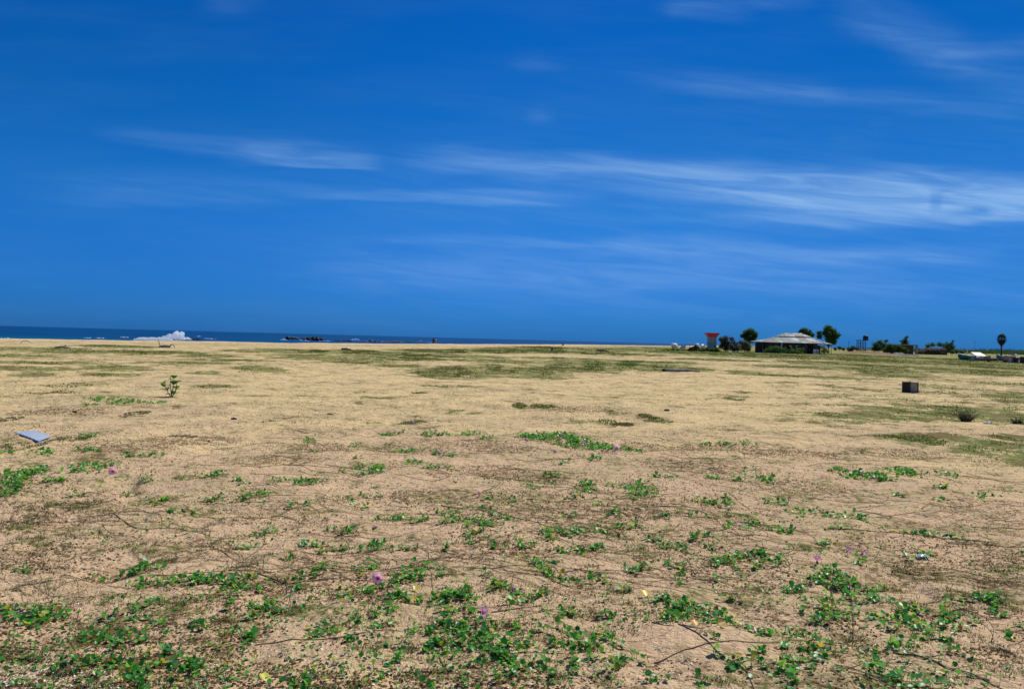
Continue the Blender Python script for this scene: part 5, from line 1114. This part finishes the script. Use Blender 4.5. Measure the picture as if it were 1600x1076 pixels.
e = empty('leaning_stake', at(251, 541)); tag(e, 'thin stake leaning left in the sand below the wave splash', 'stake')
zt_ = .55; b = MB(); b.tube([(0, 0, -.1), (-.22, 0, zt_)], [.03, .022], 6); b.build('shaft', M_bark, e); b = MB(); b.tube([(-.23, 0, zt_), (-.235, 0, zt_ + .04)], [.035, .03], 6); b.build('tip', M_bark, e)
e = empty('driftwood', at(40, 536.5)); tag(e, 'low arched bare branch on the far sand at the left', 'driftwood')
b = MB(); b.tube([(-.45, 0, 0), (-.3, 0, .2), (0, 0, .24), (.3, 0, .17), (.55, 0, .05)], [.03, .03, .03, .025, .015], 5); b.build('stem', M_grey, e); b = MB(); b.tube([(0, 0, .24), (.1, .1, .36)], [.02, .01], 5); b.build('twig', M_grey, e)
e = empty('driftwood', at(97, 545)); tag(e, 'pale grey driftwood pieces on the left far sand right of the arched branch', 'driftwood')
b = MB(); b.tube([(-.5, 0, .05), (0, 0, .12), (.5, .1, .04)], [.05, .08, .03], 6); b.build('stem', M_grey, e); b = MB(); b.tube([(0, 0, .1), (.3, 0, .26)], [.03, .015], 5); b.build('twig', M_grey, e)
e = empty('short_post', at(862.3, 548)); tag(e, 'short grey green post on the meadow beyond the sand', 'post')
b = MB(); b.box(-.14, .14, -.12, .12, -.05, .46, .02, .02); b.build('shaft', simple('grey green post', (.16, .20, .17), (.09, .12, .10)), e); b = MB(); b.box(-.17, .17, -.15, .15, .461, .53, .02, .02); b.build('cap', M_conc, e)
e, P3, o0 = log('branch', 'dark bare branch lying right of the short grey green post', [(865, 545.2), (869, 544.6), (873, 543.6)], [.05, .07, .08], M_bark, [.15, .2, .28], 'branch')
b = MB(); b.tube([(.3, 0, .2), (.5, 0, .0)], [.05, .02], 5); b.build('twig', M_bark, e)
e = empty('stump', at(879.5, 540)); tag(e, 'small dark stump on the pale sand edge against the sea', 'stump')
b = MB(); b.tube([(0, 0, -.1), (.03, 0, .45), (-.05, 0, .85)], [.22, .18, .2], 8); b.build('base', M_bark, e, True); b = MB(); b.tube([(.1, 0, .4), (.65, 0, .52)], [.13, .07], 6); b.build('branch', M_bark2, e)
# stones and white scraps
for px, py, w, lab in ((365, 651.5, .045, 'dark clod alone on the bare sand left of centre'), (117, 643, .03, 'small dark clod on the sand above the corrugated sheet'), (1042, 641, .04, 'small dark clod on the sand right of centre')):
    x, y, z = at(px, py); o = rock_mb(w * 1.3, w, w * .8, int(px), 10, 7).build('clod', M_rock); o.location = (x, y, z); tag(o, lab, 'clod', 'dark clods on the sand')
for px, py, w, lab in ((1543, 663.5, .052, 'large white scrap on the meadow edge right of the spiky tuft'), (1153.5, 677.5, .018, 'small white scrap alone on the bare sand right of centre'), (440, 598, .035, 'white scrap on the far bare sand left of centre'), (687, 568.5, .07, 'white scrap on the green strip in the centre distance'), (854, 658, .022, 'white scrap left of the grass clump in the middle'), (1402, 566.5, .08, 'white scrap on the far meadow above the box'), (1148, 557, .12, 'white scrap on the grass in front of the shrubs'), (1142, 550.5, .2, 'pale scrap right at the foot of the shrubs'), (1104, 548.6, .22, 'pale turquoise scrap below the kiosk base'), (1327, 549.5, .25, 'pale scrap on the red earth left of the tank stand')):
    x, y, z = at(px, py); o = rock_mb(w * 1.3, w, w * .7, int(px) + 3, 9, 6, .25).build('scrap', M_shell if px != 1104 else simple('turquoise scrap', (.3, .6, .5), (.2, .5, .4))); o.location = (x, y, z); tag(o, lab, 'scrap', 'pale scraps on the plain')
# crumpled clear bag
x, y, z = at(1441, 866); M_bag, t, bb = mat('clear plastic'); bb.inputs['Base Color'].default_value = (.52, .70, .64, 1); bb.inputs['Roughness'].default_value = .2; bb.inputs['Transmission Weight'].default_value = .6; bb.inputs['IOR'].default_value = 1.3
V_, F_ = [], []; r_ = np.random.default_rng(8); nu, nv = 16, 9
for i in range(nu):
    for j in range(nv):
        u_, v_ = i / (nu - 1) - .5, j / (nv - 1) - .5; rr_ = max(0, 1 - (2 * u_) ** 2 * .9) * max(0, 1 - (2 * v_) ** 2 * .9)
        V_.append((u_ * .10, v_ * .065, .003 + .020 * rr_ + r_.uniform(0, .009)))
for i in range(nu - 1):
    for j in range(nv - 1): F_.append((i * nv + j, (i + 1) * nv + j, (i + 1) * nv + j + 1, i * nv + j + 1))
o = mesh_np('plastic_bag', np.array(V_), np.array(F_), M_bag); so_ = o.modifiers.new('s', 'SOLIDIFY'); so_.thickness = .0015; o.location = (x, y, z); tag(o, 'crumpled clear plastic bag among small green leaves', 'bag')

# dry branches crossing the foreground: each its own thing
def branch(lab, pts_px, r0_, mt_, seed, cat='branch', name='dry_branch', hz_=None, twigs=3):
    r0_ *= .62; r_ = random.Random(seed); P3 = [Vector(at(*p)) for p in pts_px]
    out = []
    for i in range(len(P3) - 1):
        for k in range(6):
            q = k / 6; a = P3[max(i - 1, 0)]; b_ = P3[i]; c_ = P3[i + 1]; d_ = P3[min(i + 2, len(P3) - 1)]
            p = .5 * ((2 * b_) + (c_ - a) * q + (2 * a - 5 * b_ + 4 * c_ - d_) * q * q + (-a + 3 * b_ - 3 * c_ + d_) * q ** 3)
            out.append((p.x, p.y))
    out.append((P3[-1].x, P3[-1].y)); o0 = Vector((out[0][0], out[0][1], H1(*out[0])))
    L3 = []
    for i, p in enumerate(out):
        q = i / (len(out) - 1); L3.append(Vector((p[0], p[1], H1(*p) + r0_ * .8 + (hz_ or 0) * math.sin(q * math.pi) + r_.uniform(0, .002))) - o0)
    e = empty(name, o0); tag(e, lab, cat, None)
    b = MB(); b.tube(L3, [r0_ * (1 - .55 * i / len(L3)) for i in range(len(L3))], 7); b.build('main_stem', mt_, e, True)
    for k in range(twigs):
        i = r_.randrange(2, len(L3) - 1); d = Vector((r_.uniform(-1, 1), r_.uniform(-.5, 1), .1)).normalized() * r_.uniform(.06, .18)
        m1 = L3[i] + d * .5 + Vector((r_.uniform(-.02, .02), 0, .004)); b = MB(); b.tube([L3[i], m1, L3[i] + d - Vector((0, 0, .004))], [r0_ * .45, r0_ * .35, r0_ * .15], 5); b.build('side_shoot', mt_, e)
M_run = simple('runner bark', (.15, .10, .07), (.09, .06, .045), 20, .85, .5, 60); M_run2 = simple('greyed runner', (.13, .12, .11), (.07, .06, .06), 20, .9, .5, 60)
branch('long thin runner from the left edge of the middle patch to the central vine', [(398, 1000), (470, 996), (550, 990), (610, 978), (662, 974)], .0045, M_run, 1)
branch('thick dark branch running out of the bottom right corner', [(1395, 1018), (1440, 1030), (1480, 1045), (1530, 1062), (1590, 1088)], .007, M_run2, 2, twigs=5)
branch('dark curved branch arching over sand near the right edge', [(1488, 952), (1515, 957), (1538, 968), (1552, 984), (1549, 1002)], .0055, M_run2, 3, hz_=.03)
branch('short straight stick near the lower centre, left of the orange leaf', [(1018, 969), (1035, 974), (1054, 979)], .005, M_run2, 4, twigs=1)
branch('short dark stick right beside the orange leaf', [(1066, 977), (1078, 981), (1094, 986)], .006, M_run2, 5, twigs=1)
branch('long pale runner sloping up from lower centre to the right vines', [(1022, 1028), (1080, 1014), (1130, 1004), (1200, 1002), (1300, 994), (1340, 990)], .0045, M_run, 6)
branch('dark runner descending through the lower right centre', [(1060, 975), (1100, 1000), (1125, 1022), (1160, 1040), (1176, 1062), (1182, 1080)], .0055, M_run2, 7, twigs=5)
branch('forked dark stem standing up in the right vines', [(1328, 905), (1332, 940), (1334, 975), (1332, 995)], .0045, M_run2, 8, hz_=.02)
branch('dark stem curving down below the central vine', [(686, 1018), (694, 1034), (712, 1048), (750, 1060)], .0045, M_run2, 9, twigs=2)
branch('pair of dark runners in front of the upper middle litter, the longer one', [(690, 790), (760, 796), (820, 812), (880, 824), (960, 830)], .0055, M_run, 10)
branch('curving dark runner left of the centre flower', [(398, 886), (425, 893), (450, 900), (520, 900), (590, 904)], .0055, M_run, 11)
branch('dark root lying right of the pink side facing flower', [(768, 950), (790, 947), (815, 944), (850, 944)], .0055, M_run, 12, twigs=4)
branch('bare stem curving above the centre flower to the right', [(596, 884), (640, 876), (690, 868), (740, 870), (780, 876)], .0045, M_run, 13)
branch('dark bare branch tangle left of centre in the upper litter', [(170, 795), (200, 812), (230, 822), (290, 824), (350, 838)], .006, M_run2, 14, twigs=6)
branch('thin dark stick lying on the left sand', [(30, 900), (60, 898), (98, 894)], .0045, M_run, 15, twigs=1)
branch('thin runner across the bottom left shell sand', [(10, 1010), (50, 1009), (90, 1012), (125, 1013)], .004, M_run, 16, twigs=1)
branch('dry runner along the bottom left corner', [(-20, 1082), (30, 1074), (80, 1066), (130, 1066)], .0045, M_run, 17, twigs=1)
branch('dark runner sloping over the right side sand', [(1290, 820), (1350, 822), (1420, 832), (1490, 842), (1560, 846)], .0055, M_run, 18)
branch('short dark twisted twig far right in the lower sand', [(1562, 1010), (1575, 1016), (1588, 1022)], .006, M_run2, 19, twigs=4)

# ------------------------------------------------------------------ flowers
M_petal = foliage('petal', .55, .5, .2)
def flower(px, py, size, yaw_, tilt, lab, hh=.03, col_=(.92, .46, .92), openness=1.0):
    x, y, z = at(px, py + hh * FOC / max(3, G(px, py)[1])); e = empty('morning_glory_flower', (x, y, z)); tag(e, lab, 'flower', 'pink beach morning glory flowers')
    d = Vector((math.sin(yaw_) * math.cos(tilt), -math.cos(yaw_) * math.cos(tilt), math.sin(tilt)))   # the way the flower faces
    q = d.to_track_quat('Z', 'Y'); R_ = size * .56; n = 40; V_, C_ = [], []
    prof = [(.10, -.95, (.30, .04, .24)), (.16, -.70, (.28, .03, .24)), (.26, -.42, (.42, .06, .38)), (.48, -.17, None), (.78, -.04, None), (1.0, .03, None)]
    for (r__, zz_, cc) in prof:
        for k in range(n):
            a = 2 * math.pi * k / n; lobe = 1 + (.07 * math.cos(5 * a) if r__ > .7 else 0)
            rr_ = r__ * (openness if r__ > .3 else 1)
            p = Vector((math.cos(a) * rr_ * lobe, math.sin(a) * rr_ * lobe, zz_ * (1 if openness > .8 else 1.2) + (.05 * math.sin(5 * a) if r__ > .9 else 0))) * R_
            V_.append(tuple(q @ p + Vector((0, 0, hh)))); C_.append(cc or tuple(np.array(col_) ** .9 * (.92 + .12 * math.cos(5 * a)) * (1.1 if r__ > .9 else 1)))
    F_ = [(i * n + k, i * n + (k + 1) % n, (i + 1) * n + (k + 1) % n, (i + 1) * n + k) for i in range(len(prof) - 1) for k in range(n)]
    mesh_np('corolla', np.array(V_), np.array(F_), M_petal, e, colr=np.array(C_), smooth=True)
    back = Vector((0, 0, hh)) + (q @ Vector((0, 0, -.9))) * R_
    b = MB(); b.tube([back, back + (q @ Vector((0, 0, -.25))) * R_], [R_ * .16, R_ * .11], 8); b.build('sepals', M_gstem, e, True)
    b = MB(); b.tube([back, (back.x * .6, back.y * .6, max(.004, back.z * .4)), (back.x + .02, back.y + .03, -.004)], [.0022, .002, .002], 5); b.build('stalk', M_gstem, e)
M_gstem = simple('green stem', (.10, .15, .04), (.07, .10, .03))
flower(590, 899, .066, 0, .35, 'widest open pink flower facing the camera, left of centre', .04)
flower(757, 951, .066, 1.05, .1, 'large pink flower turned to the right above the central vine', .035)
flower(175.5, 736, .075, .1, .4, 'pink flower on the left among the leafy patch', .035)
flower(803, 914, .04, -.5, .5, 'small purple flower right of the central vine', .03, (.6, .26, .66), .7)
flower(748, 770.5, .045, .3, .9, 'small mauve flower alone in the upper middle litter', .035, (.5, .26, .5), .7)
flower(963.5, 699.5, .09, -.2, .3, 'brightest pink flower at the right end of the middle vine strip', .04)
flower(911.5, 690.5, .06, .4, .5, 'pale mauve flower in the middle of the middle vine strip', .04, (.55, .35, .6))
flower(946, 693, .055, -.5, .6, 'faint mauve flower just left of the brightest one on the middle vine strip', .03, (.5, .3, .45), .8)
flower(823, 687, .055, .2, .4, 'mauve flower at the left end of the middle vine strip', .04, (.5, .3, .55))
flower(877.5, 678.5, .055, .1, .6, 'mauve flower on top of the middle vine strip', .04, (.5, .3, .5), .8)
flower(867.5, 702.5, .05, -.4, .5, 'pale mauve flower below the middle vine strip on its left side', .03, (.5, .36, .58))
flower(926, 708, .05, .5, .5, 'pale mauve flower below the middle vine strip near the hanging leaves', .03, (.5, .36, .58))
flower(686.5, 704, .055, .2, .4, 'pale mauve flower left of the middle, above small green leaves', .035, (.5, .36, .56))
flower(644.5, 655, .06, .2, .4, 'faint mauve flower farthest up the sand left of the middle', .035, (.45, .33, .5))
flower(1276, 865, .06, -.6, 1.1, 'pink funnel shaped flower pointing up at the left of the right hand group', .05, (.8, .36, .8), .8)
flower(1326, 852, .055, .3, .9, 'purple flower second from the left in the right hand group', .05, (.55, .28, .64), .7)
flower(1344.5, 841, .05, .2, 1.2, 'dark purple bud like flower highest in the right hand group', .05, (.3, .12, .34), .5)
flower(1352, 857, .06, 1.1, .5, 'purple flower turned right and lowest in the right hand group', .04, (.55, .28, .6), .8)
flower(1233.5, 773, .05, .4, .9, 'small dull purple flower above the green patch right of centre', .04, (.32, .18, .34), .6)
flower(585, 820, .05, -.9, .3, 'withered greyish mauve flower lying on the sand left of centre', .012, (.36, .28, .36), .8)
# single bright leaves
def lone_leaf(px, py, size, colr_, lab, yaw_=0.3, tilt=.5):
    x, y, z = at(px, py); V_ = np.array(LEAF_V) * size; M_ = rotm(np.array([yaw_]), np.array([tilt]), np.array([.1]))[0]
    V_ = V_ @ M_.T; V_[:, 2] += .012
    o = mesh_np('yellow_leaf', V_, [np.array(f) for f in LEAF_F], M_leaf, None, colr=np.tile(colr_, (11, 1)), smooth=True); o.location = (x, y, z); tag(o, lab, 'leaf', 'yellowed leaves on the sand')
lone_leaf(1010, 932, .05, (.75, .52, .02), 'bright yellow leaf on bare sand right of centre')
lone_leaf(416, 1064, .045, (.62, .58, .06), 'pale yellow leaf at the bottom left beside green leaves', .8)
lone_leaf(1088, 982, .04, (.75, .36, .03), 'orange leaf beside the short dark stick')
lone_leaf(70, 953, .05, (.55, .50, .10), 'pale yellow leaf on top of the left leafy patch', 1.0)
lone_leaf(1424, 960, .045, (.75, .58, .03), 'yellow leaf in the right lower leafy patch', -.5)
lone_leaf(745, 833, .04, (.65, .62, .05), 'yellow leaf in the green patch above centre', 1.4)
lone_leaf(1405, 822, .05, (.66, .50, .05), 'yellow leaf left of the green runner on the right', .9)
lone_leaf(537, 912, .035, (.6, .52, .06), 'small yellow leaf left of the large pink flower', 2)
lone_leaf(774, 990, .04, (.65, .34, .04), 'orange brown leaf in the central vine below the side facing flower', 1.4)
lone_leaf(650, 920, .035, (.5, .55, .06), 'yellow green leaf just right of the large pink flower', .2)
